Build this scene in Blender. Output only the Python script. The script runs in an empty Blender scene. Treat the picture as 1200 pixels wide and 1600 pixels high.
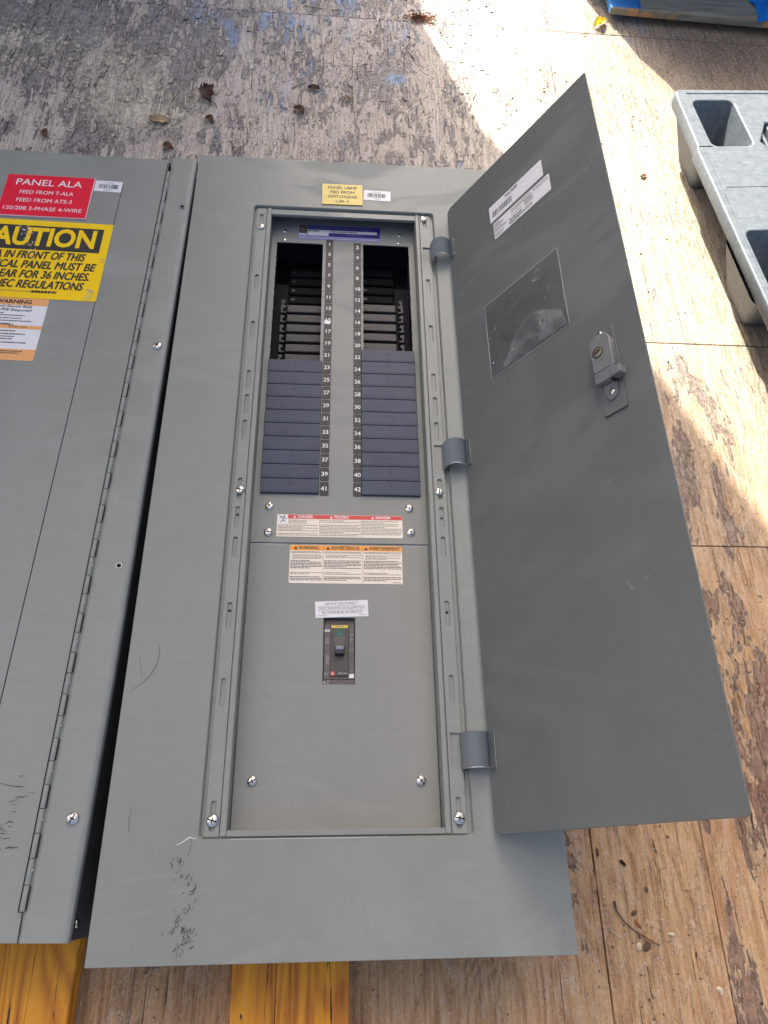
import bpy, bmesh, math, random
from mathutils import Matrix, Vector, noise as mnoise
R = math.radians
random.seed(7)
scene = bpy.context.scene
col = scene.collection

# ------------------------------------------------------------------ camera
cam_d = bpy.data.cameras.new("camera")
cam = bpy.data.objects.new("camera", cam_d); col.objects.link(cam)
cam_d.sensor_fit = 'HORIZONTAL'; cam_d.sensor_width = 36.0
cam_d.lens = 36.0 * 1136.5 / 1200.0
cam_d.clip_start = 0.02; cam_d.clip_end = 500
rv = Vector((0.4638, -0.0768, 0.0007))
cam.matrix_world = Matrix.Translation((0.2382, 0.0785, 0.8782)) @ Matrix.Rotation(rv.length, 4, rv.normalized())
scene.camera = cam
scene.render.resolution_x = 768; scene.render.resolution_y = 1024

# ------------------------------------------------------------------ sky and sun
SUN_EL = R(42.0); SUN_AZ = math.atan2(-0.39, 0.92)      # towards the sun, clockwise from +y
world = bpy.data.worlds.new("World"); scene.world = world; world.use_nodes = True
wn = world.node_tree.nodes; wl = world.node_tree.links
sky = wn.new('ShaderNodeTexSky'); sky.sky_type = 'NISHITA'; sky.sun_disc = False
sky.sun_elevation = SUN_EL; sky.sun_rotation = SUN_AZ
sky.air_density = 0.5; sky.dust_density = 7.0; sky.ozone_density = 0.0
wn['Background'].inputs['Strength'].default_value = 0.15
wl.new(sky.outputs['Color'], wn['Background'].inputs['Color'])
sun_d = bpy.data.lights.new("sun", 'SUN'); sun_d.energy = 4.3; sun_d.angle = R(0.5)
sun_d.color = (1.0, 0.955, 0.88)
sun = bpy.data.objects.new("sun", sun_d); col.objects.link(sun)
to_sun = Vector((math.sin(SUN_AZ) * math.cos(SUN_EL), math.cos(SUN_AZ) * math.cos(SUN_EL), math.sin(SUN_EL)))
sun.rotation_euler = to_sun.to_track_quat('Z', 'Y').to_euler(); sun.location = (-3, 5, 6)
vs = scene.view_settings
vs.view_transform = 'Standard'; vs.look = 'None'; vs.gamma = 1.0; vs.exposure = 1.42
scene.cycles.max_bounces = 8

# ------------------------------------------------------------------ node helpers
class NT:
    def __init__(s, name):
        s.m = bpy.data.materials.new(name); s.m.use_nodes = True
        s.t = s.m.node_tree; s.n = s.t.nodes; s.l = s.t.links
        s.b = s.n['Principled BSDF']; s.out = s.n['Material Output']
    def put(s, sock, v):
        if isinstance(v, bpy.types.NodeSocket): s.l.new(v, sock)
        elif v is not None:
            if hasattr(sock.default_value, '__len__') and not hasattr(v, '__len__'): v = (v, v, v)
            if sock.type == 'RGBA' and len(v) == 3: v = (*v, 1)
            sock.default_value = v
    def math(s, op, a, b=None, c=None, clamp=False):
        n = s.n.new('ShaderNodeMath'); n.operation = op; n.use_clamp = clamp
        s.put(n.inputs[0], a)
        if b is not None: s.put(n.inputs[1], b)
        if c is not None: s.put(n.inputs[2], c)
        return n.outputs[0]
    def pos(s):
        return s.n.new('ShaderNodeNewGeometry').outputs['Position']
    def obj(s):
        return s.n.new('ShaderNodeTexCoord').outputs['Object']
    def xyz(s, v):
        n = s.n.new('ShaderNodeSeparateXYZ'); s.put(n.inputs[0], v); return n.outputs
    def vmul(s, v, k):
        n = s.n.new('ShaderNodeVectorMath'); n.operation = 'MULTIPLY'; s.put(n.inputs[0], v); s.put(n.inputs[1], k); return n.outputs[0]
    def vadd(s, v, k):
        n = s.n.new('ShaderNodeVectorMath'); n.operation = 'ADD'; s.put(n.inputs[0], v); s.put(n.inputs[1], k); return n.outputs[0]
    def noise(s, v, scale=1, det=4, rough=.55, dist=0, outp=0):
        n = s.n.new('ShaderNodeTexNoise'); s.put(n.inputs['Vector'], v)
        n.inputs['Scale'].default_value = scale; n.inputs['Detail'].default_value = det
        n.inputs['Roughness'].default_value = rough; n.inputs['Distortion'].default_value = dist
        return n.outputs[outp]
    def vor(s, v, scale=1, feat='F1'):
        n = s.n.new('ShaderNodeTexVoronoi'); n.feature = feat; s.put(n.inputs['Vector'], v); n.inputs['Scale'].default_value = scale
        return n.outputs[0]
    def mix(s, f, a, b, mode='MIX'):
        n = s.n.new('ShaderNodeMix'); n.data_type = 'RGBA'; n.blend_type = mode; n.clamp_factor = True
        s.put(n.inputs[0], f); s.put(n.inputs[6], a); s.put(n.inputs[7], b); return n.outputs[2]
    def ramp(s, f, stops):
        n = s.n.new('ShaderNodeValToRGB'); s.put(n.inputs[0], f); e = n.color_ramp.elements
        while len(e) < len(stops): e.new(0.5)
        for i, (p, c) in enumerate(stops):
            e[i].position = p
            if not hasattr(c, '__len__'): c = (c, c, c)
            e[i].color = (*c, 1)
        return n.outputs[0]
    def sstep(s, v, a, b):
        n = s.n.new('ShaderNodeMapRange'); n.interpolation_type = 'SMOOTHSTEP'; s.put(n.inputs[0], v)
        n.inputs[1].default_value = a; n.inputs[2].default_value = b
        return n.outputs[0]
    def bump(s, h, strength=.5, dist=.001, nrm=None):
        n = s.n.new('ShaderNodeBump'); n.inputs['Strength'].default_value = strength; n.inputs['Distance'].default_value = dist
        s.put(n.inputs['Height'], h)
        if nrm is not None: s.l.new(nrm, n.inputs['Normal'])
        return n.outputs[0]
    def fin(s, base=None, rough=None, metal=None, nrm=None, **kw):
        s.put(s.b.inputs['Base Color'], base)
        if rough is not None: s.put(s.b.inputs['Roughness'], rough)
        if metal is not None: s.put(s.b.inputs['Metallic'], metal)
        if nrm is not None: s.l.new(nrm, s.b.inputs['Normal'])
        for k, v in kw.items(): s.put(s.b.inputs[k.replace('_', ' ')], v)
        return s.m

def plain(name, c, rough=.5, metal=0., var=.08, bump=0.):
    t = NT(name); p = t.obj()
    nz = t.noise(p, 90, 3); big = t.noise(p, 9, 3)
    f = t.math('ADD', t.math('MULTIPLY', nz, .5), t.math('MULTIPLY', big, .5))
    dark = tuple(v * (1 - var * 2) for v in c); light = tuple(min(1, v * (1 + var * 1.4)) for v in c)
    cc = t.ramp(f, [(.3, dark), (.7, light)])
    nr = t.bump(t.noise(p, 500, 2), bump, .0004) if bump else None
    return t.fin(cc, rough, metal, nr)

def painted_metal(name, c, seed=0., rough=.38, wave=.35):
    """semi-gloss factory enamel on thin sheet: smears, dust, orange peel and slow waviness"""
    t = NT(name); p = t.vadd(t.obj(), (seed, seed * 1.7, 0))
    smear = t.noise(t.vmul(p, (6, 2.2, 4)), 1, 5, .6, .6)
    fine = t.noise(t.vmul(p, (140, 30, 80)), 1, 3)
    spots = t.noise(p, 26, 6, .65)
    base = t.ramp(t.math('ADD', t.math('MULTIPLY', smear, .7), t.math('MULTIPLY', spots, .3)),
                  [(.3, tuple(v * .90 for v in c)), (.52, c), (.75, tuple(min(1, v * 1.12) for v in c))])
    dustm = t.math('MULTIPLY', t.sstep(t.noise(p, 420, 2, .5), .66, .74), .28)
    base = t.mix(dustm, base, tuple(min(1, v * 1.5) for v in c))
    # faint dry scratches
    sc = t.noise(t.vmul(p, (900, 14, 900)), 1, 2, .5, .2)
    scm = t.math('MULTIPLY', t.sstep(sc, .70, .76), t.sstep(t.noise(p, 5, 2), .52, .66))
    base = t.mix(t.math('MULTIPLY', scm, .45), base, tuple(min(1, v * 1.6) for v in c))
    r = t.math('ADD', t.math('MULTIPLY', smear, .22), rough - .1)
    r = t.math('ADD', r, t.math('MULTIPLY', spots, .10))
    # hand-wiped smears: dull arcs with dust left in them
    wipe = t.sstep(t.noise(t.vmul(p, (3.2, 9, 5)), 1, 6, .62, 2.2), .50, .62)
    r = t.math('ADD', r, t.math('MULTIPLY', wipe, .20))
    base = t.mix(t.math('MULTIPLY', wipe, .26), base, tuple(min(1, v * 1.35) for v in c))
    prints = t.math('MULTIPLY', t.sstep(t.noise(p, 48, 3, .6, 2.5), .60, .68), t.sstep(t.noise(p, 6, 2), .50, .60))
    r = t.math('ADD', r, t.math('MULTIPLY', prints, .10))
    base = t.mix(t.math('MULTIPLY', prints, .14), base, tuple(v * .7 for v in c))
    h = t.math('ADD', t.math('MULTIPLY', t.noise(p, 700, 2), .03), t.math('MULTIPLY', t.noise(t.vmul(p, (5, 3, 4)), 1, 2, .4), 4.2 * wave))
    h = t.math('ADD', h, t.math('MULTIPLY', t.noise(t.vmul(p, (17, 11, 14)), 1, 3, .5, 1.), .55 * wave))
    return t.fin(base, r, 0., t.bump(h, .55, .004))

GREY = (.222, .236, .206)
M = {}
M['trim'] = painted_metal('grey_enamel', GREY, 0.)
M['trim2'] = painted_metal('grey_enamel_older', (.236, .249, .218), 3.1)
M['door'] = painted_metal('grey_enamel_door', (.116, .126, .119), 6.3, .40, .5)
M['frame'] = painted_metal('grey_enamel_frame', (.225, .238, .212), 9.4, .34, .1)
M['cover'] = painted_metal('grey_enamel_cover', (.238, .243, .214), 12.9, .42, .12)
M['box'] = painted_metal('grey_enamel_box', (.10, .11, .12), 15.2, .3, .1)
M['hinge'] = painted_metal('grey_enamel_hinge', (.29, .295, .27), 2.2, .3, .2)
M['chip'] = plain('scratched_steel_and_glint', (.62, .63, .62), .35, .3)  # scratches and welds, also the painted seam highlight
M['steel'] = plain('zinc_plated_steel', (.72, .70, .64), .27, 1., .12, .15)
M['cast'] = plain('cast_zinc', (.20, .205, .205), .5, .3, .12, .6)
M['slot'] = plain('dark_hole', (.012, .012, .013), .7)
M['black'] = plain('black_plastic', (.016, .016, .018), .42)
M['bus'] = plain('dark_grey_moulded_plastic', (.043, .042, .040), .55, 0, .14, .2)
M['filler'] = plain('slate_blue_filler_plastic', (.037, .050, .082), .55, 0, .14, .5)
M['tile'] = plain('black_number_tile', (.015, .013, .012), .5)
M['white'] = plain('white_print', (.78, .78, .76), .5, 0, .03)
M['paper'] = plain('white_label_stock', (.74, .74, .73), .42, 0, .03)
M['cream'] = plain('cream_label_stock', (.80, .72, .58), .42, 0, .03)
M['ink'] = plain('black_ink', (.02, .02, .02), .5)
M['ink2'] = plain('brown_black_ink', (.10, .085, .07), .5)
M['greyink'] = plain('light_grey_ink', (.34, .32, .29), .5)
M['red'] = plain('red_label', (.76, .006, .035), .32, 0, .04)
M['rededge'] = plain('pale_label_edge', (.74, .55, .55), .4)
M['redbar'] = plain('danger_red_ink', (.60, .045, .03), .4, 0, .04)
M['yellow'] = plain('safety_yellow_vinyl', (.92, .60, .004), .3, 0, .04)
M['engraved'] = plain('yellow_engraving_plastic', (.70, .52, .07), .38, 0, .05)
M['orange'] = plain('warning_orange_ink', (.82, .33, .03), .4, 0, .04)
M['orange2'] = plain('faded_orange_ink', (.80, .38, .14), .4, 0, .04)
M['purple'] = plain('purple_blue_print', (.05, .04, .22), .35, 0, .08)
M['violet'] = plain('pale_violet_print', (.24, .22, .46), .4, 0, .08)
M['tan'] = plain('tan_print', (.42, .34, .20), .4)
M['green'] = plain('green_indicator', (.01, .09, .05), .35)
M['breaker'] = plain('brown_grey_moulded_case', (.105, .088, .078), .45, 0, .08, .3)
M['breaker2'] = plain('dark_brown_grey_moulded_case', (.060, .052, .046), .45, 0, .08, .3)
M['handle'] = plain('blue_grey_toggle_face', (.20, .22, .27), .4)
M['brass'] = plain('dull_brass', (.36, .31, .20), .38, .9)
M['sheen'] = plain('vinyl_highlight', (.165, .165, .16), .22)
M['pouchedge'] = plain('heat_sealed_vinyl', (.42, .42, .42), .35)
M['bluewrap'] = plain('blue_stretch_wrap', (.012, .17, .55), .18, 0, .25, .9)
M['leafy'] = plain('yellow_leaf', (.80, .56, .02), .6)
M['leafb'] = plain('dry_brown_leaf', (.155, .075, .035), .75, 0, .3, .8)
M['leafd'] = plain('dark_dry_leaf', (.075, .035, .022), .75, 0, .3, .8)
M['leafp'] = plain('pale_dry_leaf', (.46, .33, .18), .75, 0, .3, .8)
M['twig'] = plain('brown_twig', (.11, .06, .03), .75)
M['fuzz'] = plain('rust_brown_needles', (.36, .15, .05), .8, 0, .3)
M['straw'] = plain('pale_splinter', (.56, .47, .33), .8, 0, .2)
M['blocker'] = plain('grey_sun_blocker', (.40, .39, .37), .8, 0, .1)
M['ground'] = plain('concrete_yard', (.36, .35, .32), .9, 0, .2, .5)
M['under'] = plain('dark_gap_dirt', (.03, .025, .02), .9)

for m_ in ('slot', 'under', 'box'):
    M[m_].node_tree.nodes['Principled BSDF'].inputs['Specular IOR Level'].default_value = .12

def vinyl_pouch():
    t = NT('clear_vinyl_pouch'); p = t.obj()
    w = t.noise(t.vmul(p, (7, 5, 6)), 1, 2, .4, .8)
    h = t.math('ADD', w, t.math('MULTIPLY', t.sstep(t.noise(p, 16, 2, .5, 1.2), .56, .66), .16))
    t.fin((.13, .13, .13), .16, 0., t.bump(h, 1., .03))
    t.b.inputs['Alpha'].default_value = .42
    return t.m
M['pouch'] = vinyl_pouch()
def vinyl_sheen():
    t = NT('vinyl_sheen_film'); p = t.obj()  # see-through pale layer that paints haze and sheen on the pouch
    t.fin((.30, .30, .295), .12, 0., t.bump(t.noise(t.vmul(p, (30, 14, 10)), 1, 3, .5, 1.2), 1., .012))
    t.put(t.b.inputs['Alpha'], t.sstep(t.noise(p, 26, 3), .30, .85))
    return t.m
M['film'] = vinyl_sheen()

def orange_paint():
    t = NT('orange_painted_wood'); p = t.pos()
    g = t.noise(t.vmul(p, (70, 5, 40)), 1, 6, .65, .4)
    rings = t.math('PINGPONG', t.math('MULTIPLY', t.noise(t.vmul(p, (14, 1.6, 10)), 1, 2, .4, .5), 30), 1.)
    crack = t.sstep(t.noise(t.vmul(p, (190, 7, 60)), 1, 4, .6, .8), .63, .68)
    c = t.ramp(t.math('ADD', t.math('MULTIPLY', g, .7), t.math('MULTIPLY', rings, .18)),
               [(.25, (.42, .115, .006)), (.5, (.80, .315, .012)), (.8, (.90, .43, .03))])
    c = t.mix(t.math('MULTIPLY', t.sstep(t.noise(p, 14, 4), .55, .7), .5), c, (.95, .50, .012))
    c = t.mix(crack, c, (.07, .025, .01))
    c = t.mix(t.sstep(t.noise(t.vmul(p, (90, 30, 30)), 1, 3), .69, .72), c, (.05, .03, .02))
    h = t.math('SUBTRACT', t.math('ADD', g, t.math('MULTIPLY', rings, .4)), t.math('MULTIPLY', crack, 1.2))
    c = t.mix(t.math('MULTIPLY', t.sstep(t.noise(p, 45, 6, .75), .60, .72), .40), c, (.30, .14, .03))
    return t.fin(c, .62, 0., t.bump(h, .9, .002))
M['orangewood'] = orange_paint()

def pallet_plastic():
    t = NT('dusty_grey_plastic'); p = t.pos()
    a = t.noise(p, 60, 6, .7); b = t.noise(t.vmul(p, (30, 130, 60)), 1, 4, .6, 1.)
    m = t.math('ADD', t.math('MULTIPLY', a, .6), t.math('MULTIPLY', b, .4))
    c = t.ramp(m, [(.30, (.070, .090, .105)), (.5, (.118, .140, .153)), (.72, (.185, .205, .215))])
    return t.fin(c, .55, 0., t.bump(m, .5, .002))
M['pallet'] = pallet_plastic()

def old_board():
    t = NT('weathered_painted_board'); p = t.pos()
    g = t.noise(t.vmul(p, (9, 90, 60)), 1, 5, .6, .5)
    c = t.ramp(g, [(.3, (.15, .14, .09)), (.7, (.30, .29, .21))])
    x = t.xyz(p)
    bm_ = t.sstep(t.math('ADD', x[0], t.math('MULTIPLY', t.noise(p, 30, 3), .010)), 1.003, .998)
    c = t.mix(t.math('MULTIPLY', bm_, t.sstep(x[1], 2.0085, 2.0105)), c, (.02, .16, .42))
    c = t.mix(t.math('MULTIPLY', t.sstep(t.noise(t.vmul(p, (14, 60, 9)), 1, 3), .50, .60), t.sstep(x[1], 2.012, 2.004)), c, (.50, .27, .12))
    return t.fin(c, .75, 0., t.bump(g, .6, .002))
M['oldboard'] = old_board()

def floor_mat():
    t = NT('weathered_plywood'); p = t.pos(); X = t.xyz(p); x, y = X[0], X[1]
    rnd = t.n.new('ShaderNodeObjectInfo').outputs['Random']
    off = t.n.new('ShaderNodeCombineXYZ'); t.put(off.inputs[0], t.math('MULTIPLY', rnd, 3.)); t.put(off.inputs[2], t.math('MULTIPLY', rnd, 7.))
    q = t.vadd(p, off.outputs[0])
    # knot field: a gaussian hump in the grain field makes the growth rings close round it
    def blob(cx, cy, sx, sy):
        a = t.math('DIVIDE', t.math('SUBTRACT', x, cx), sx); b = t.math('DIVIDE', t.math('SUBTRACT', y, cy), sy)
        d = t.math('ADD', t.math('MULTIPLY', a, a), t.math('MULTIPLY', b, b))
        return t.math('POWER', 2.718, t.math('MULTIPLY', d, -1.))
    field = t.math('MULTIPLY', t.noise(t.vmul(q, (6.5, 1.05, 1)), 1, 4, .5, .25), 22.)
    field = t.math('ADD', field, t.math('MULTIPLY', blob(.345, 1.70, .085, .060), 11.))
    field = t.math('ADD', field, t.math('MULTIPLY', blob(.43, .02, .05, .05), 3.))
    field = t.math('ADD', field, t.math('MULTIPLY', blob(.86, .28, .05, .12), 3.))
    rings = t.math('PINGPONG', t.math('ADD', field, t.math('MULTIPLY', t.noise(q, 22, 4, .6), .35)), .5)
    rings = t.math('MULTIPLY', rings, 2.)
    gr = t.noise(t.vmul(q, (210, 5, 20)), 1, 6, .72, .3)
    fine = t.noise(t.vmul(q, (420, 60, 60)), 1, 4, .7)
    spk = t.noise(q, 240, 4, .75)
    big = t.noise(q, 3.2, 5, .6)
    wd = t.math('ADD', t.math('MULTIPLY', gr, .5), t.math('ADD', t.math('MULTIPLY', rings, .10), t.math('ADD', t.math('MULTIPLY', fine, .2), t.math('MULTIPLY', spk, .22))))
    pale = t.ramp(wd, [(.30, (.14, .11, .09)), (.42, (.39, .325, .255)), (.54, (.58, .505, .415)), (.72, (.76, .69, .59))])
    brown = t.ramp(wd, [(.30, (.095, .040, .014)), (.42, (.29, .155, .066)), (.52, (.44, .265, .125)), (.70, (.60, .41, .22))])
    mid = t.ramp(wd, [(.30, (.16, .11, .07)), (.42, (.33, .25, .165)), (.54, (.50, .41, .30)), (.72, (.66, .57, .44))])
    ym = t.sstep(t.math('ADD', y, t.math('MULTIPLY', t.math('SUBTRACT', big, .5), .9)), .25, 1.15)
    c = t.mix(ym, brown, t.mix(t.sstep(t.math('ADD', x, t.math('MULTIPLY', t.math('SUBTRACT', big, .5), .6)), .55, .95), pale, mid))
    c = t.mix(t.math('MULTIPLY', blob(1.22, 1.92, .30, .30), .9), c, t.mix(wd, (.05, .03, .012), (.34, .24, .13)))  # wrapped load's shade painted in as a darker brown patch
    # veneer torn off in jagged steps
    tv = t.math('MULTIPLY', t.noise(t.vmul(q, (17, 5.5, 4)), 1, 7, .66, .25), 9.)
    tf = t.math('FRACT', tv); tl_ = t.math('FLOOR', tv)
    te = t.math('MULTIPLY', t.sstep(tf, .13, .02), t.sstep(t.noise(q, 5, 3), .40, .56))
    te = t.math('MULTIPLY', te, t.math('ADD', .35, t.math('MULTIPLY', t.sstep(y, 1.1, 1.35), .65)))
    c = t.mix(t.math('MULTIPLY', te, .80), c, (.06, .045, .035))
    c = t.mix(t.math('MULTIPLY', t.sstep(tf, .84, .98), .30), c, (.66, .60, .52))
    # old coating that still clings in flakes
    fl = t.noise(t.vmul(q, (9.5, 3.4, 3)), 1, 12, .76, .3)
    fl = t.math('ADD', fl, t.math('MULTIPLY', t.math('SUBTRACT', gr, .5), .20))
    fl = t.math('ADD', fl, t.math('MULTIPLY', t.math('SUBTRACT', rings, .5), .05))
    fl = t.math('ADD', fl, t.math('MULTIPLY', blob(-.36, 1.84, .34, .34), .085))
    fl = t.math('ADD', fl, t.math('MULTIPLY', blob(.42, 1.62, .10, .22), .05))
    fl = t.math('ADD', fl, t.math('MULTIPLY', blob(.22, 2.05, .32, .10), .05))
    fl = t.math('SUBTRACT', fl, t.math('MULTIPLY', blob(.12, 1.50, .14, .16), .04))
    fl = t.math('ADD', fl, t.math('MULTIPLY', blob(.88, .20, .10, .45), .035))
    fl = t.math('SUBTRACT', fl, t.math('MULTIPLY', blob(.85, 1.45, .26, .55), .14))
    fl = t.math('SUBTRACT', fl, t.math('MULTIPLY', blob(.645, .02, .07, .35), .11))
    fl = t.math('SUBTRACT', fl, t.math('MULTIPLY', blob(.42, -.08, .2, .10), .06))
    fl = t.math('SUBTRACT', fl, t.math('MULTIPLY', blob(.10, -.10, .35, .14), .10))
    fl = t.math('SUBTRACT', fl, t.math('MULTIPLY', blob(1.15, 1.85, .32, .28), .10))
    film = t.sstep(fl, .530, .560)
    edge = t.math('SUBTRACT', 1., t.math('MULTIPLY', t.math('ABSOLUTE', t.math('SUBTRACT', fl, .542)), 90.), clamp=True)
    fv = t.math('ADD', t.math('MULTIPLY', spk, .6), t.math('MULTIPLY', t.noise(q, 26, 5, .65), .4))
    film_top = t.ramp(fv, [(.36, (.070, .055, .048)), (.5, (.170, .150, .140)), (.66, (.40, .375, .350))])
    film_low = t.ramp(fv, [(.36, (.085, .044, .030)), (.5, (.175, .100, .068)), (.66, (.29, .185, .125))])
    fc = t.mix(ym, film_low, film_top)
    bl = t.math('MULTIPLY', t.sstep(t.math('ADD', t.noise(t.vmul(q, (9, 4, 4)), 1, 5, .6), t.math('MULTIPLY', blob(.25, 2.02, .45, .20), .17)), .575, .66), t.sstep(y, 1.15, 1.5))
    bl = t.math('MULTIPLY', bl, t.sstep(x, -.25, .0))
    fc = t.mix(t.math('MULTIPLY', bl, .85), fc, (.19, .285, .44))
    c = t.mix(t.math('MULTIPLY', film, t.math('ADD', .55, t.math('MULTIPLY', t.sstep(t.noise(q, 60, 5, .7), .35, .6), .4))), c, fc)
    c = t.mix(t.math('MULTIPLY', t.math('MULTIPLY', bl, t.sstep(gr, .45, .6)), .45), c, (.24, .34, .50))
    # raised pale splinters and the dark cracks beside them
    c = t.mix(t.math('MULTIPLY', edge, .34), c, (.07, .05, .04))
    pe = t.math('SUBTRACT', 1., t.math('MULTIPLY', t.math('ABSOLUTE', t.math('SUBTRACT', fl, .527)), 80.), clamp=True)
    c = t.mix(t.math('MULTIPLY', pe, .4), c, (.62, .55, .47))
    crack = t.sstep(t.noise(t.vmul(q, (240, 3.2, 10)), 1, 3, .6, .35), .665, .70)
    c = t.mix(t.math('MULTIPLY', crack, .75), c, (.045, .03, .02))
    # yellow dust scattered in patches on the left
    yb = t.math('ADD', blob(-.24, 1.66, .11, .14), t.math('ADD', blob(-.50, 1.76, .16, .10), t.math('MULTIPLY', blob(-.14, 1.55, .12, .07), .9)))
    yd = t.sstep(t.math('ADD', t.math('MULTIPLY', yb, .17), t.noise(q, 75, 8, .8)), .585, .64)
    yd = t.math('MULTIPLY', yd, t.sstep(yb, .08, .35))
    yd = t.math('MULTIPLY', yd, t.sstep(t.math('ADD', t.math('MULTIPLY', gr, .6), t.math('MULTIPLY', t.noise(q, 14, 5, .7), .4)), .42, .52))
    c = t.mix(yd, c, (.68, .60, .44))
    # red stain spots low right
    c = t.mix(t.math('MULTIPLY', t.math('MULTIPLY', t.sstep(t.noise(q, 9, 4), .55, .68), t.sstep(x, .70, .85)), t.math('MULTIPLY', t.sstep(y, .75, .3), .3)), c, (.30, .09, .05))
    # pitted surface: pale crumbs and dark pores everywhere
    sp2 = t.noise(t.vmul(q, (330, 170, 200)), 1, 3, .6)
    lo = t.math('ADD', .22, t.math('MULTIPLY', ym, .6))
    c = t.mix(t.math('MULTIPLY', t.sstep(sp2, .56, .66), t.math('MULTIPLY', lo, .5)), c, (.70, .64, .56))
    c = t.mix(t.math('MULTIPLY', t.sstep(sp2, .43, .34), t.math('MULTIPLY', lo, .65)), c, (.09, .065, .045))
    kn = blob(.350, 1.715, .135, .085)
    c = t.mix(t.math('MULTIPLY', t.math('MULTIPLY', t.sstep(rings, .55, .95), kn), .75), c, (.13, .125, .135))
    c = t.mix(t.math('MULTIPLY', t.sstep(blob(.372, 1.722, .030, .022), .35, .8), .75), c, (.26, .37, .56))
    # black grit
    c = t.mix(t.math('MULTIPLY', t.sstep(t.noise(q, 170, 2, .4), .71, .74), .8), c, (.035, .028, .022))
    h = t.math('ADD', t.math('MULTIPLY', gr, .5), t.math('ADD', t.math('MULTIPLY', rings, .28), t.math('MULTIPLY', fine, .25)))
    h = t.math('ADD', h, t.math('ADD', t.math('MULTIPLY', film, .55), t.math('MULTIPLY', spk, .35)))
    h = t.math('SUBTRACT', h, t.math('ADD', t.math('MULTIPLY', edge, .5), t.math('MULTIPLY', crack, 1.)))
    h = t.math('ADD', h, t.math('MULTIPLY', yd, .4))
    h = t.math('ADD', h, t.math('SUBTRACT', t.math('MULTIPLY', tl_, .30), t.math('MULTIPLY', te, .6)))
    rr_ = t.math('ADD', t.math('MULTIPLY', film, -.18), .78)
    return t.fin(c, rr_, 0., t.bump(h, .85, .0026))
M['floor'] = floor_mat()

# ------------------------------------------------------------------ mesh helpers
def rr(x0, x1, y0, y1, r=0., n=4):
    if not hasattr(r, '__len__') and r <= 0: return [(x0, y0), (x1, y0), (x1, y1), (x0, y1)]
    rs = r if hasattr(r, '__len__') else (r, r, r, r)
    pts = []
    for (cx, cy, a0), q in zip(((x1, y0, -90), (x1, y1, 0), (x0, y1, 90), (x0, y0, 180)), rs):
        if q <= 0: pts.append((cx, cy)); continue
        ox = cx - q if cx == x1 else cx + q; oy = cy - q if cy == y1 else cy + q
        for k in range(n + 1):
            a = R(a0 + 90. * k / n); pts.append((ox + q * math.cos(a), oy + q * math.sin(a)))
    return pts

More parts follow.
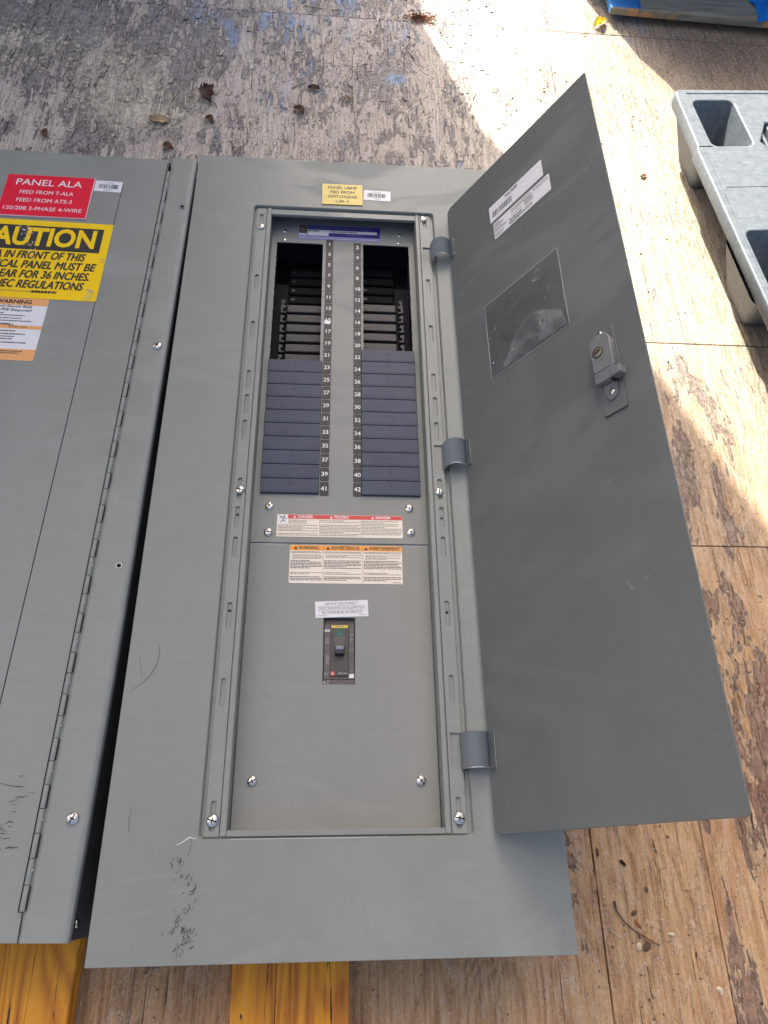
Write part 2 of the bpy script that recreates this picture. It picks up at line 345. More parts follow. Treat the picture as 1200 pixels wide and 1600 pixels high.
class B:
    def __init__(s): s.bm = bmesh.new(); s.mats = []
    def mi(s, m):
        m = M[m] if isinstance(m, str) else m
        if m not in s.mats: s.mats.append(m)
        return s.mats.index(m)
    def add(s, me, mat, mtx=None):
        i = s.mi(mat); n0 = len(s.bm.faces)
        if mtx is not None: me.transform(mtx)
        s.bm.from_mesh(me); s.bm.faces.ensure_lookup_table()
        for f in s.bm.faces[n0:]: f.material_index = i
        bpy.data.meshes.remove(me)
    def curve(s, loops, z0, z1, mat, bev=0., mtx=None):
        cu = bpy.data.curves.new('c', 'CURVE'); cu.dimensions = '2D'; cu.fill_mode = 'BOTH'
        for lp in loops:
            sp = cu.splines.new('POLY'); sp.points.add(len(lp) - 1); sp.use_cyclic_u = True
            for pt, (a, b) in zip(sp.points, lp): pt.co = (a, b, 0, 1)
        cu.extrude = max(1e-6, (z1 - z0) / 2 - bev); cu.bevel_depth = bev; cu.bevel_resolution = 1; cu.offset = -bev
        ob = bpy.data.objects.new('c', cu); me = bpy.data.meshes.new_from_object(ob)
        bpy.data.objects.remove(ob); bpy.data.curves.remove(cu)
        me.transform(Matrix.Translation((0, 0, (z0 + z1) / 2)))
        s.add(me, mat, mtx); return s
    def text(s, body, x, y, z, size, mat, align='CENTER', w=None, bold=0., shear=0., rot=0., mtx=None, valign='CENTER', off=0.):
        cu = bpy.data.curves.new('t', 'FONT'); cu.body = body; cu.size = size; cu.align_x = align; cu.align_y = valign
        cu.shear = shear; cu.offset = off; cu.resolution_u = 3
        ob = bpy.data.objects.new('t', cu); me = bpy.data.meshes.new_from_object(ob)
        bpy.data.objects.remove(ob); bpy.data.curves.remove(cu)
        sx = 1.
        if w and len(me.vertices):
            xs = [v.co.x for v in me.vertices]; sx = w / max(1e-6, max(xs) - min(xs))
        m4 = Matrix.Translation((x, y, z)) @ Matrix.Rotation(rot, 4, 'Z') @ Matrix.Diagonal((sx, 1, 1, 1))
        if mtx is not None: m4 = mtx @ m4
        if bold > 0:      # heavier strokes: the glyphs again, a hair to each side
            for k, (dx, dy) in enumerate(((-1, 0), (1, 0), (0, 1), (0, -1))):
                m2 = me.copy(); m2.transform(Matrix.Translation((dx * bold / sx, dy * bold, 2e-5 * (k + 1)))); s.add(m2, mat, m4)
        s.add(me, mat, m4); return s
    def poly(s, pts, mat, smooth=False):
        vs_ = [s.bm.verts.new(p) for p in pts]
        f = s.bm.faces.new(vs_); f.material_index = s.mi(mat); f.smooth = smooth; return f
    def rect(s, x0, x1, y0, y1, z, mat):
        return s.poly([(x0, y0, z), (x1, y0, z), (x1, y1, z), (x0, y1, z)], mat)
    def box(s, x0, x1, y0, y1, z0, z1, mat, bev=0., mtx=None, seg=1):
        b = bmesh.new(); bmesh.ops.create_cube(b, size=1.)
        for v in b.verts: v.co = ((x0 + x1) / 2 + v.co.x * (x1 - x0), (y0 + y1) / 2 + v.co.y * (y1 - y0), (z0 + z1) / 2 + v.co.z * (z1 - z0))
        if bev: bmesh.ops.bevel(b, geom=list(b.edges), offset=bev, segments=seg, affect='EDGES', profile=.5)
        me = bpy.data.meshes.new('b'); b.to_mesh(me); b.free(); s.add(me, mat, mtx); return s
    def hull(s, bottom, top, mat):
        """prism between two rings of equal length (lists of 3-D points)"""
        i = s.mi(mat); a = [s.bm.verts.new(p) for p in bottom]; b = [s.bm.verts.new(p) for p in top]; n = len(a)
        for k in range(n):
            f = s.bm.faces.new((a[k], a[(k + 1) % n], b[(k + 1) % n], b[k])); f.material_index = i
        return a, b
    def lathe(s, prof, mat, n=20, mtx=None, smooth=True):
        i = s.mi(mat); rings = []
        for r, z in prof:
            if r < 1e-7: rings.append([s.bm.verts.new((0, 0, z))])
            else: rings.append([s.bm.verts.new((r * math.cos(2 * math.pi * k / n), r * math.sin(2 * math.pi * k / n), z)) for k in range(n)])
        fs = []
        for a, b in zip(rings, rings[1:]):
            for k in range(n):
                k2 = (k + 1) % n
                if len(a) == 1: fs.append(s.bm.faces.new((a[0], b[k], b[k2])))
                elif len(b) == 1: fs.append(s.bm.faces.new((a[k], a[k2], b[0])))
                else: fs.append(s.bm.faces.new((a[k], a[k2], b[k2], b[k])))
        for f in fs: f.material_index = i; f.smooth = smooth
        if mtx is not None:
            vv = [v for r_ in rings for v in r_]; bmesh.ops.transform(s.bm, matrix=mtx, verts=vv)
        return s
    def tube(s, pts, r, mat, n=6):
        i = s.mi(mat); rings = []
        pts = [Vector(p) for p in pts]
        for k, p in enumerate(pts):
            d = (pts[min(k + 1, len(pts) - 1)] - pts[max(k - 1, 0)]).normalized()
            u = d.cross(Vector((0, 0, 1)));
            if u.length < 1e-4: u = Vector((1, 0, 0))
            u.normalize(); w = d.cross(u)
            rk = r[k] if hasattr(r, '__len__') else r
            rings.append([s.bm.verts.new(p + (u * math.cos(2 * math.pi * j / n) + w * math.sin(2 * math.pi * j / n)) * rk) for j in range(n)])
        for a, b in zip(rings, rings[1:]):
            for j in range(n):
                f = s.bm.faces.new((a[j], a[(j + 1) % n], b[(j + 1) % n], b[j])); f.material_index = i; f.smooth = True
        for e in (rings[0], rings[-1]):
            f = s.bm.faces.new(e); f.material_index = i
        return s
    def ribbon(s, pts, w, z, mat):
        i = s.mi(mat); prev = None
        for k, (x, y) in enumerate(pts):
            a = pts[max(k - 1, 0)]; b = pts[min(k + 1, len(pts) - 1)]
            dx, dy = b[0] - a[0], b[1] - a[1]; L = math.hypot(dx, dy) or 1
            ww = w * (.35 + .65 * math.sin(math.pi * (k + .5) / len(pts)))
            p, q = s.bm.verts.new((x - dy / L * ww, y + dx / L * ww, z)), s.bm.verts.new((x + dy / L * ww, y - dx / L * ww, z))
            if prev: f = s.bm.faces.new((prev[0], prev[1], q, p)); f.material_index = i
            prev = (p, q)
        return s
    def mesh(s, name, autosmooth=False):
        bmesh.ops.recalc_face_normals(s.bm, faces=[f for f in s.bm.faces if len(f.verts) > 2]) if autosmooth else None
        me = bpy.data.meshes.new(name); s.bm.to_mesh(me); s.bm.free()
        for m in s.mats: me.materials.append(m)
        return me
    def build(s, name, parent=None, fix=False):
        o = bpy.data.objects.new(name, s.mesh(name, fix)); col.objects.link(o)
        if parent is not None:
            o.parent = parent
            if 'dz' in parent: o.location.z = parent['dz']
        return o

def tag(o, label=None, cat=None, group=None, kind=None):
    if label: o['label'] = label
    if cat: o['category'] = cat
    if group: o['group'] = group
    if kind: o['kind'] = kind
    return o
def empty(name, loc=(0, 0, 0), rz=0.):
    o = bpy.data.objects.new(name, None); o.location = loc; o.rotation_euler.z = rz; o.empty_display_size = .05; col.objects.link(o); return o
def share(src, name, parent, loc, rz=0.):
    o = src.copy(); o.name = name; col.objects.link(o); o.parent = parent; o.location = loc; o.rotation_euler.z = rz; return o

# print helpers -------------------------------------------------------------
def fineprint(b, x0, x1, y1, y0, lines, z, mat='ink2', h=.45, skip=.12, indent=0.):
    step = (y1 - y0) / lines
    for k in range(lines):
        if random.random() < skip: continue
        y = y1 - step * (k + .5); x = x0 + (indent if random.random() < .5 else 0); end = x0 + (x1 - x0) * random.choice((1, 1, .98, .93, .6))
        while x < end - .001:
            w = random.uniform(.0012, .0048); w = min(w, end - x)
            b.rect(x, x + w, y - step * h / 2, y + step * h / 2, z, mat); x += w + .0007
def barcode(b, x0, x1, y0, y1, z, mat='ink'):
    x = x0
    while x < x1:
        w = random.choice((.0004, .0004, .0008, .0012)); b.rect(x, min(x1, x + w), y0, y1, z, mat); x += w + random.choice((.0004, .0005, .0009, .0012))
def warntri(b, x, y, s_, z, mat, mark=None):
    b.poly([(x - s_ / 2, y - s_ * .43, z), (x + s_ / 2, y - s_ * .43, z), (x, y + s_ * .43, z)], mat)
    if mark: b.rect(x - s_ * .05, x + s_ * .05, y - s_ * .2, y + s_ * .18, z + .00005, mark)

# screws ---------------------------------------------------------------------
def screw_mesh(r=.0062, h=.0030, cross=True, rot=.4):
    b = B()
    b.lathe([(r * .97, 0), (r, h * .18), (r * .93, h * .5), (r * .74, h * .82), (r * .45, h * .97), (0, h)], 'steel', 24)
    m = Matrix.Rotation(rot, 4, 'Z')
    b.box(-r * .80, r * .80, -r * .10, r * .10, h * .70, h * 1.02, 'slot', mtx=m)
    if cross:
        b.box(-r * .10, r * .10, -r * .42, r * .42, h * .72, h * 1.025, 'slot', mtx=m)
        b.lathe([(r * .30, h * .99), (r * .2, h * .94), (0, h * .90)], 'slot', 8)
    return b.mesh('screw')
SCREW = screw_mesh(); SCREW_BIG = screw_mesh(.0069, .0034, True, .6); SCREW_SMALL = screw_mesh(.0036, .0016, False, 1.1)
def screw(parent, x, y, z, me=None, rot=None, tilt=0.):
    o = bpy.data.objects.new('screw', me or SCREW); col.objects.link(o); o.parent = parent
    o.location = (x, y, z + parent.get('dz', 0)); o.rotation_euler = (random.uniform(-.05, .05), random.uniform(-.05, .05), random.uniform(0, 6.28) if rot is None else rot); return o

# ================================================================== THE FLOOR
FZ = -.170
floor = empty('floor', (0, 0, FZ)); tag(floor, kind='structure', label='worn plywood loading floor of several sheets with peeling coating')
xs_lo = [-2.2, -.62, .5955, .7505, 1.62, 2.9]
rows = [(-1.9, .5525, [-2.2, -.62, .5955, .7505, 1.62, 2.9]), (.5525, .9735, [-2.2, -.32, 1.42, 2.9]), (.9735, 1.951, [-2.2, -.98, 1.42, 2.9]), (1.951, 3.9, [-2.2, -.9, .762, 2.9])]
for (y0, y1, xs) in rows:
    for a, b_ in zip(xs, xs[1:]):
        g = .0010
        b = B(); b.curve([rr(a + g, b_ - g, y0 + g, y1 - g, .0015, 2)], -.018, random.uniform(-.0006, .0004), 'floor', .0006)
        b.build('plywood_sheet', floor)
b = B(); b.box(-2.3, 3.0, -2.0, 4.0, -.060, -.0185, 'under'); b.build('subfloor', floor)
gb = B(); gb.rect(-60, 60, -60, 60, FZ - 1.1, 'ground'); gr_ = gb.build('ground'); tag(gr_, kind='structure', label='bare concrete yard below the loading floor')

# unseen sun blocker added beyond the frame, its edge shaped to cast the shade line
d_s = to_sun; k_ = d_s.z / math.hypot(d_s.x, d_s.y); hx, hy = d_s.x / math.hypot(d_s.x, d_s.y), d_s.y / math.hypot(d_s.x, d_s.y)
WY = 2.8
prof = []
for (fx, fy) in ((.445, 2.10), (.4418, 1.937), (.4827, 1.814), (.5198, 1.675), (.562, 1.55), (.6076, 1.47), (.8229, .9353), (.9669, .5812), (1.10, .26)):
    tt = (WY + .02 - fy) / hy; prof.append((fx + hx * tt, FZ + tt * k_))
top = 5.2
prof.append((prof[-1][0] + .02, top))
poly = [(-6.5, FZ - 1.05), (prof[0][0], FZ - 1.05)] + prof + [(-6.5, top)]
b = B(); b.curve([poly], -.015, .015, 'blocker', 0., Matrix.Translation((0, WY + .015, 0)) @ Matrix.Rotation(R(90), 4, 'X'))
for k in range(12):
    yy = -1. + k * .5
    b.box(-6.4, prof[2][0] - .12, WY - .012, WY + .002, yy - .008, yy + .008, 'under')
w_ = b.build('sun_blocker'); tag(w_, 'added unseen grey wall beyond the frame that shades the two panels', 'blocker')

# ================================================================== OPEN PANEL
W, L = .508, 1.2109
DZ = .140
P = empty('electrical_panel', (0, 0, -DZ)); P['dz'] = DZ
tag(P, 'grey electrical panel with its door swung open and a yellow PANEL UBMF plate', 'electrical panel')
# trim plate
b = B(); b.curve([rr(0, W, 0, L, .0015, 2), rr(.1015, .4055, .1165, 1.0940, .006)[::-1]], -.0019, 0, 'trim', .0005)
for (x0, x1, y0, y1) in ((.0, .0018, .002, L - .002), (W - .0018, W, .002, L - .002)): b.box(x0, x1, y0, y1, -.010, -.0021, 'trim')
for (x0, x1, y0, y1) in ((.002, W - .002, 0, .0018), (.002, W - .002, L - .0018, L)): b.box(x0, x1, y0, y1, -.010, -.0021, 'trim')
# rolled lip round the recess
ring0 = [(x, y, -.0003) for x, y in rr(.1015, .4055, .1165, 1.0940, .006)]
ring1 = [(x, y, -.0016) for x, y in rr(.1024, .4046, .1174, 1.0931, .0055)]
ring2 = [(x, y, -.0060) for x, y in rr(.1030, .4040, .1180, 1.0925, .005)]
b.hull(ring0, ring1, 'trim'); b.hull(ring1, ring2, 'trim')
b.build('trim_plate', P)
# box
b = B()
for a in ((.010, .012, .012, L - .012), (W - .012, W - .010, .012, L - .012)): b.box(*a, -.139, -.0105, 'box')
for a in ((.012, W - .012, .010, .012), (.012, W - .012, L - .012, L - .010)): b.box(*a, -.139, -.0105, 'box')
b.box(.010, W - .010, .010, L - .010, -.140, -.1385, 'box'); b.build('box', P)
# inner frame: sunk ledge with the opening
b = B(); b.curve([rr(.1026, .4044, .1176, 1.0929, .004), rr(.1302, .3745, .1255, 1.0765, .002)[::-1]], -.0072, -.0060, 'frame', 0)
for (x0, x1) in ((.1238, .1310), (.3738, .3802)):
    b.box(x0, x1, .1190, 1.0905, -.0060, -.0018, 'frame', .0012, seg=2)
b.box(.1310, .3738, .1190, .1255, -.0060, -.0020, 'frame', .0006); b.box(.1310, .3738, 1.0765, 1.0880, -.0060, -.0020, 'frame', .0006)
for a in ((.1296, .1308, .1240, 1.1100), (.3740, .3752, .1240, 1.1100)): b.box(*a, -.034, -.0073, 'frame')
b.box(.1309, .3739, .1240, .1252, -.034, -.0073, 'frame')
b.build('inner_frame', P)
# slotted rails
SL = [(1.0555, 1.0765), (.9089, .9414), (.8116, .8454), (.7190, .7517), (.6750, .7080), (.6320, .6640), (.5360, .5690), (.4935, .5250), (.4500, .4805), (.3560, .3895), (.2605, .2935), (.1245, .1560)]
HOLES = {7: .5135, 9: .3790}
def rail(x0, x1, slots, relief=()):
    b = B(); xc = (x0 + x1) / 2; loops = [rr(x0, x1, .1190, 1.0905, .0015, 2)]
    for (a, c) in slots: loops.append(rr(xc - .0029, xc + .0029, a, c, .0028, 5)[::-1])
    for (a, c) in relief: loops.append(rr(x0 + .0035, x1 - .0001, a, c, .0004, 1)[::-1])
    b.curve(loops, -.0058, -.0034, 'frame', .00035)
    b.rect(x0 + .0005, x1 - .0005, .1195, 1.0900, -.0058, 'frame')
    for i, y in HOLES.items(): b.lathe([(.0019, -.00570), (0, -.00570)], 'slot', 14, Matrix.Translation((xc, y, 0)))
    return b
rail(.1066, .1230, SL).build('slotted_rail', P)
SLR = [(y0 + .0045, y1 + .0045) for (y0, y1) in SL]; SLR[0] = (1.062, 1.083); SLR[-1] = (.1235, .1575)
rail(.3812, .3990, SLR, ((.9810, 1.0165), (.5875, .6290), (.1875, .2285))).build('slotted_rail', P)
for x, y in ((.1150, 1.0465), (.1158, .5497), (.1150, .1357), (.3880, 1.0820), (.3885, .5530), (.3900, .1350)): screw(P, x, y, -.0032, SCREW if y > .3 else SCREW_BIG)
# dead front with the two breaker windows
zb = -.030
WL = (.1405, .2180, .5610, 1.0424); WR = (.2858, .3640, .5600, 1.0454)
b = B()
edgeL = [(WL[0], WL[2]), (WL[1], WL[2])]
def window(x0, x1, y0, y1, notch_left):
    pts = [(x0, y0), (x1, y0)]
    y = y0
    if notch_left:
        pts += [(x1, y1), (x0, y1)]; ys = y1 - .0118
        while ys > y0 + .02: pts += [(x0, ys + .0012), (x0 - .0022, ys), (x0, ys - .0012)]; ys -= .02353
    else:
        ys = y0 + .0118
        while ys < y1 - .01: pts += [(x1, ys - .0012), (x1 + .0022, ys), (x1, ys + .0012)]; ys += .02353
        pts += [(x1, y1), (x0, y1)]
    return pts
b.curve([rr(.1312, .3736, .4850, 1.1100, .001, 1), window(*WL, True)[::-1], window(*WR, False)[::-1]], zb - .0016, zb, 'cover', 0)
b.build('dead_front', P)
b = B(); b.curve([[(.1312, .1256), (.3736, .1256), (.3736, .4822), (.3420, .4828), (.3390, .4838), (.1800, .4838), (.1770, .4828), (.1312, .4822)],
                  rr(.2327, .2730, .2925, .3790, .0004, 1)[::-1]], zb - .0034, zb - .0004, 'cover', .0011)
b.build('lower_cover', P)
b = B(); b.rect(.1312, .3736, .4700, .4990, zb - .0028, 'chip'); b.build('seam_highlight', P)  # pale strip paints a bright highlight along the seam
for x, y in ((.1541, .5395), (.3488, .5395), (.1545, .4994), (.3502, .5028), (.1532, .1792), (.3516, .1782)): screw(P, x, y, zb - (.0004 if y < .48 else 0), SCREW)
for x, y in ((.1530, 1.0480), (.3465, 1.0510)): screw(P, x, y, zb, SCREW_SMALL)
for x, y in ((.1521, 1.0680), (.3500, 1.0700)): screw(P, x, y, zb, SCREW_SMALL)
# interior of the bays
b = B(); b.box(.1330, .3720, .50, 1.076, -.112, -.108, 'black')
b.box(.2195, .2845, .52, 1.07, -.107, -.034, 'black', .001)
b.box(.1312, .1342, .50, 1.076, -.107, -.0325, 'box'); b.box(.3706, .3736, .50, 1.076, -.107, -.0325, 'box')
b.build('bus_chassis', P)
zi = -.058
for side in (0, 1):
    xa, xb = ((.1610, .2192) if side == 0 else (.2850, .3420))
    for k in range(11):
        yc = (.8124 if side == 0 else .8200) + k * .0205 + (.008)
        z = zi - (0 if k < 6 else .024)
        b = B(); b.box(xa, xb, yc - .0079, yc + .0079, z - .010, z, 'bus' if k < 6 else 'slot', .0012)  # deeper upper bars coloured near-black for the shade inside the bay
        b.box(xa + .004, xa + .010, yc - .002, yc + .002, z, z + .0004, 'black'); b.build('bus_insulator', P)
    xh = .1405 if side == 0 else .3455
    b = B()
    b.box(xh - .004, xh + .020, .56, .985, zi - .020, zi - .012, 'slot')
    b.build('clip_rail', P)
    for k in range(8):
        yc = (.8124 if side == 0 else .8200) + k * .0205 + .0085
        z = zi - max(0, k - 5) * .009
        sx = 1 if side == 0 else -1; x0 = .1505 if side == 0 else .3545
        b = B()
        pts = [(0, -.0085), (.0085, -.0085), (.0085, -.0055), (.0035, -.005), (.0035, .001), (.0068, .001), (.0068, .005), (.0045, .0068), (0, .0075)]
        pts = [(x0 + sx * u, yc + v) for u, v in pts]
        if sx < 0: pts = pts[::-1]
        b.curve([pts], z - .012, z - .002, 'bus', .0004); b.build('breaker_clip', P)
# blank fillers
def filler(x0, x1, y0, y1):
    b = B(); z = zb
    b.box(x0, x1, y0 + .0003, y1 - .0003, z - .006, z + .0042, 'filler', .0006, seg=1)
    b.box(x0 + .001, x1 - .001, y0 + .0028, y0 + .0034, z + .0040, z + .00445, 'filler')
    xc, yc = (x0 + x1) / 2, (y0 + y1) / 2 + .003
    b.lathe([(.0012, .0001), (.0010, .0005), (0, .0005)], 'black', 10, Matrix.Translation((xc, yc, z + .0042)))
    o = b.build('filler_plate', P); return o
for k in range(10):
    y0 = .5592 + k * .02325; filler(.1400 - .0003 * (k % 2), .2218, y0, y0 + .02325)
for k in range(11):
    y0 = .5582 + k * .02345; filler(.2823, .3658 + .0003 * (k % 2), y0, y0 + .02345)
# circuit numbers
for k in range(21):
    for side in (0, 1):
        num = 2 * k + 1 + side
        xc = (.2240 + .0055 * (k / 20)) if side == 0 else .2763
        xc = (.2239 + (.2294 - .2239) * k / 20.) if False else (.2237 if side == 0 else .2763)
        xc = .2243 + .0052 * 0 if side == 0 else xc
        yc = (1.0400 if side == 0 else 1.0352) - k * .02353 * (1. if side == 0 else .993)
        yc = (1.0410 - k * .02363) if side == 0 else (1.0365 - k * .02342)
        xc = (.2292 - .0 * k) if side == 0 else .2763
        b = B(); b.curve([rr(xc - .0062, xc + .0062, yc - .0109, yc + .0109, .0016, 3)], zb + .0001, zb + .0007, 'tile', .0001)
        if num == 15:
            b.poly([(xc - .006, yc - .008, zb + .0009), (xc + .002, yc - .0095, zb + .0009), (xc + .0055, yc - .004, zb + .0009), (xc + .001, yc - .0015, zb + .0009), (xc - .005, yc + .0005, zb + .0009)], 'white')
        b.text(str(num), xc, yc, zb + .0008, .0097, 'white', bold=.00018)
        b.build('number_tile', P)
# maker's plate
zl = zb + .0004
b = B(); b.curve([rr(.1752, .3160, 1.0520, 1.0860, .0006, 1)], zb + .0001, zl, 'violet')
b.rect(.1905, .3150, 1.0600, 1.0850, zl + .0001, 'purple'); b.rect(.1765, .1895, 1.0655, 1.0850, zl + .0001, 'tan')
b.rect(.1772, .1888, 1.0663, 1.0843, zl + .0002, 'ink'); b.rect(.1795, .1866, 1.0695, 1.0812, zl + .0003, 'tan'); b.rect(.1803, .1858, 1.0706, 1.0801, zl + .0004, 'ink')
b.rect(.1818, .1843, 1.0733, 1.0775, zl + .0005, 'tan')
b.rect(.1765, .1895, 1.0608, 1.0640, zl + .0002, 'paper')
b.rect(.1912, .2270, 1.0608, 1.0745, zl + .0002, 'paper'); b.rect(.2270, .3100, 1.0680, 1.0745, zl + .0002, 'paper')
fineprint(b, .1925, .225, 1.0740, 1.0690, 1, zl + .0003, 'ink', .5, 0); fineprint(b, .231, .305, 1.0735, 1.0690, 1, zl + .0003, 'ink2', .5, 0)
fineprint(b, .1930, .312, 1.0845, 1.0765, 2, zl + .0002, 'violet', .3, 0); fineprint(b, .1765, .314, 1.0590, 1.0530, 2, zl + .0002, 'paper', .25, 0)
b.text('PANELBOARD', .272, 1.0645, zl + .0002, .0045, 'violet'); b.build('maker_label', P)
# danger label
b = B(); b.curve([rr(.1655, .3388, .4935, .5275, .0015, 3)], zb + .0001, zl, 'cream')
xs = (.1655, .2240, .2810, .3388)
b.rect(.1805, .3384, .5208, .5271, zl + .0001, 'redbar')
for i, w in enumerate(('DANGER', 'PELIGRO', 'DANGER')):
    cx = ((.1805 if i == 0 else xs[i]) + xs[i + 1]) / 2
    warntri(b, cx - .0125, .5239, .0040, zl + .0002, 'white'); b.text(w, cx + .002, .5239, zl + .0002, .0052, 'white', bold=.00012)
for i in (1, 2): b.rect(xs[i] - .0002, xs[i] + .0002, .4945, .5205, zl + .0001, 'ink2')
b.rect(.1668, .1798, .5125, .5265, zl + .0001, 'white')
b.lathe([(.0012, 0), (0, 0)], 'ink', 8, Matrix.Translation((.1755, .5245, zl + .0002)))
for a in (((.1748, .5232), (.1735, .5190)), ((.1745, .5225), (.1700, .5235)), ((.1745, .5222), (.1785, .5200)), ((.1735, .5190), (.1768, .5162)), ((.1735, .5190), (.1705, .5150)), ((.1685, .5255), (.1712, .5215))):
    b.ribbon([a[0], ((a[0][0] + a[1][0]) / 2, (a[0][1] + a[1][1]) / 2), a[1]], .0006, zl + .0002, 'ink')
fineprint(b, .1815, .2230, .5195, .5130, 3, zl + .0001, 'ink2', .38); fineprint(b, .1670, .2230, .5120, .4950, 8, zl + .0001, 'ink2', .38)
fineprint(b, .2250, .2800, .5195, .4950, 11, zl + .0001, 'ink2', .38); fineprint(b, .2820, .3375, .5195, .4950, 11, zl + .0001, 'ink2', .38)
b.build('danger_label', P)
# warning label
zc = zb - .0004; zw = zc + .0004
b = B(); b.curve([rr(.1850, .3370, .4262, .4815, .0020, 3)], zc + .0001, zw, 'cream')
b.curve([rr(.1852, .3368, .4735, .4813, (0, .0019, .0019, 0), 3)], zw, zw + .0001, 'orange')
xs = (.1850, .2300, .2835, .3370)
for i, w in enumerate(('WARNING', 'ADVERTENCIA', 'AVERTISSEMENT')):
    cx = (xs[i] + xs[i + 1]) / 2; wd = (.0270, .0385, .0425)[i]
    warntri(b, cx - wd / 2 - .0012, .4774, .0054, zw + .0002, 'ink'); b.text(w, cx + .0030, .4774, zw + .0002, .0068, 'ink', w=wd, bold=.00015)
for i in (1, 2): b.rect(xs[i] - .0002, xs[i] + .0002, .4275, .4810, zw + .0002, 'ink2')
for i in range(3):
    a, c = xs[i] + .0015, xs[i + 1] - .0012
    fineprint(b, a, c, .4725, .4695, 2, zw + .0001, 'ink', .5, 0); fineprint(b, a + .002, c, .4680, .4610, 4, zw + .0001, 'ink2', .42, .05)
    fineprint(b, a, c, .4598, .4470, 6, zw + .0001, 'ink', .5, 0); fineprint(b, a, c, .4425, .4385, 2, zw + .0001, 'ink2', .4, 0)
    fineprint(b, a, c, .4365, .4300, 3, zw + .0001, 'ink', .5, 0)
b.rect(.3230, .3345, .4278, .4285, zw + .0001, 'ink2'); b.build('warning_label', P)
# service disconnect sticker, stuck on a little askew
m = Matrix.Translation((.2556, .3910, 0)) @ Matrix.Rotation(R(2.6), 4, 'Z')
b = B(); b.curve([rr(-.0345, .0345, -.0110, .0112, .0004, 1)], zc + .0001, zw, 'paper', 0, m)
b.text('SERVICE DISCONNECT', .0, .0072, zw + .0001, .0054, 'ink2', w=.0430, mtx=m)
b.text('DESCONEXIÓN DE ACOMETIDA', .0, .0012, zw + .0001, .0054, 'ink2', w=.0600, mtx=m)
b.text('SECTIONNEUR DE SERVICE', .0, -.0046, zw + .0001, .0054, 'ink2', w=.0525, mtx=m)
for yy in (.0042, -.0018): b.box(-.032, .032, yy - .00015, yy + .00015, zw, zw + .0001, 'greyink', mtx=m)
b.box(-.032, -.020, -.0088, -.0080, zw, zw + .0001, 'greyink', mtx=m); b.box(.022, .030, -.0088, -.0080, zw, zw + .0001, 'greyink', mtx=m)
b.build('service_label', P)
# main breaker
b = B(); b.box(.2300, .2755, .2890, .3830, -.0520, -.0375, 'breaker', .0008)
b.box(.2335, .2722, .2995, .3720, -.0375, -.0330, 'breaker', .0006)
b.box(.2415, .2650, .3030, .3700, -.0330, -.0310, 'breaker2', .0006)
zq = -.0309
b.rect(.2424, .2640, .3655, .3692, zq, 'engraved'); b.text('POWER', .2532, .3673, zq + .0001, .0030, 'ink2')
b.rect(.2475, .2592, .3545, .3642, zq, 'green'); b.text('ON', .2533, .3570, zq + .0001, .0028, 'violet')
b.curve([rr(.2470, .2596, .3320, .3540, .0008, 2)], -.0308, -.0306, 'breaker')
b.rect(.2425, .2472, .3035, .3088, zq, 'redbar')
for yy in (.3048, .3062, .3076): b.rect(.2432, .2466, yy - .0002, yy + .0002, zq + .0001, 'paper')
fineprint(b, .252, .264, .3080, .3050, 1, zq, 'greyink', .5, 0)
zr = -.0329
b.rect(.2340, .2410, .3610, .3640, zr, 'paper'); b.text('LINE', .2375, .3625, zr + .0001, .0028, 'ink')
b.rect(.2655, .2718, .3010, .3062, zr, 'paper')
for (x0, x1, y1, y0, n) in ((.2350, .2408, .3520, .3450, 5), (.2362, .2405, .3300, .3180, 8), (.2345, .2400, .3080, .3040, 3), (.2668, .2712, .3585, .3480, 6), (.2668, .2715, .3640, .3610, 2), (.2668, .2710, .3390, .3355, 2), (.2668, .2715, .3110, .3085, 2)):
    fineprint(b, x0, x1, y1, y0, n, zr, 'greyink', .5, .1)
for yy in (.3530, .3315): b.rect(.2340, .2408, yy, yy + .0003, zr, 'greyink')
b.build('main_breaker', P)
mb = bpy.data.objects['main_breaker']
b = B(); b.box(.2472, .2594, .3290, .3400, -.0308, -.0225, 'black', .0012, seg=2)
b.poly([(.2482, .3350, -.0222), (.2584, .3350, -.0222), (.2588, .3398, -.0248 + .0004), (.2478, .3398, -.0248 + .0004)], 'handle')
b.box(.2482, .2584, .3345, .3396, -.0230, -.0215, 'handle', .0005)
h_ = b.build('toggle_handle', mb)
b = B(); b.box(.2327, .2730, .2925, .2992, -.0370, -.0330, 'breaker', .0004); b.rect(.2335, .2360, .2945, .2958, -.03295, 'paper'); b.rect(.2392, .2395, .2928, .2990, -.03295, 'paper'); b.build('breaker_filler', P)
# plates and stickers on the trim
m = Matrix.Translation((.2494, 1.1276, 0)) @ Matrix.Rotation(R(.6), 4, 'Z')
b = B(); b.curve([rr(-.0348, .0348, -.0248, .0245, .0006, 1)], .0001, .0017, 'engraved', .0003, m)
for s_, yy, w in (('PANEL UBMF', .0155, .050), ('FED FROM', .0045, .041), ('SWITCHGEAR', -.0065, .051), ('UB-1', -.0175, .021)):
    b.text(s_, 0, yy, .0018, .0092, 'ink', w=w, mtx=m, bold=.00015)
b.build('nameplate', P)
m = Matrix.Translation((.3094, 1.1302, 0)) @ Matrix.Rotation(R(-1.6), 4, 'Z')
b = B(); b.curve([rr(-.0232, .0232, -.0122, .0122, .0015, 3)], .0001, .0004, 'paper', 0, m); b.build('barcode_sticker', P)
bb = B(); barcode(bb, -.017, .015, -.0050, .0048, 0); me = bb.mesh('x'); b = B(); b.add(me, 'ink', m @ Matrix.Translation((0, 0, .0006)))
b.text('MP 6016', 0, .0078, .0006, .0040, 'ink2', mtx=m); b.text('FT5674', 0, -.0085, .0006, .0036, 'ink2', mtx=m)
o = b.build('barcode_print', bpy.data.objects['barcode_sticker']); o.location.z = 0
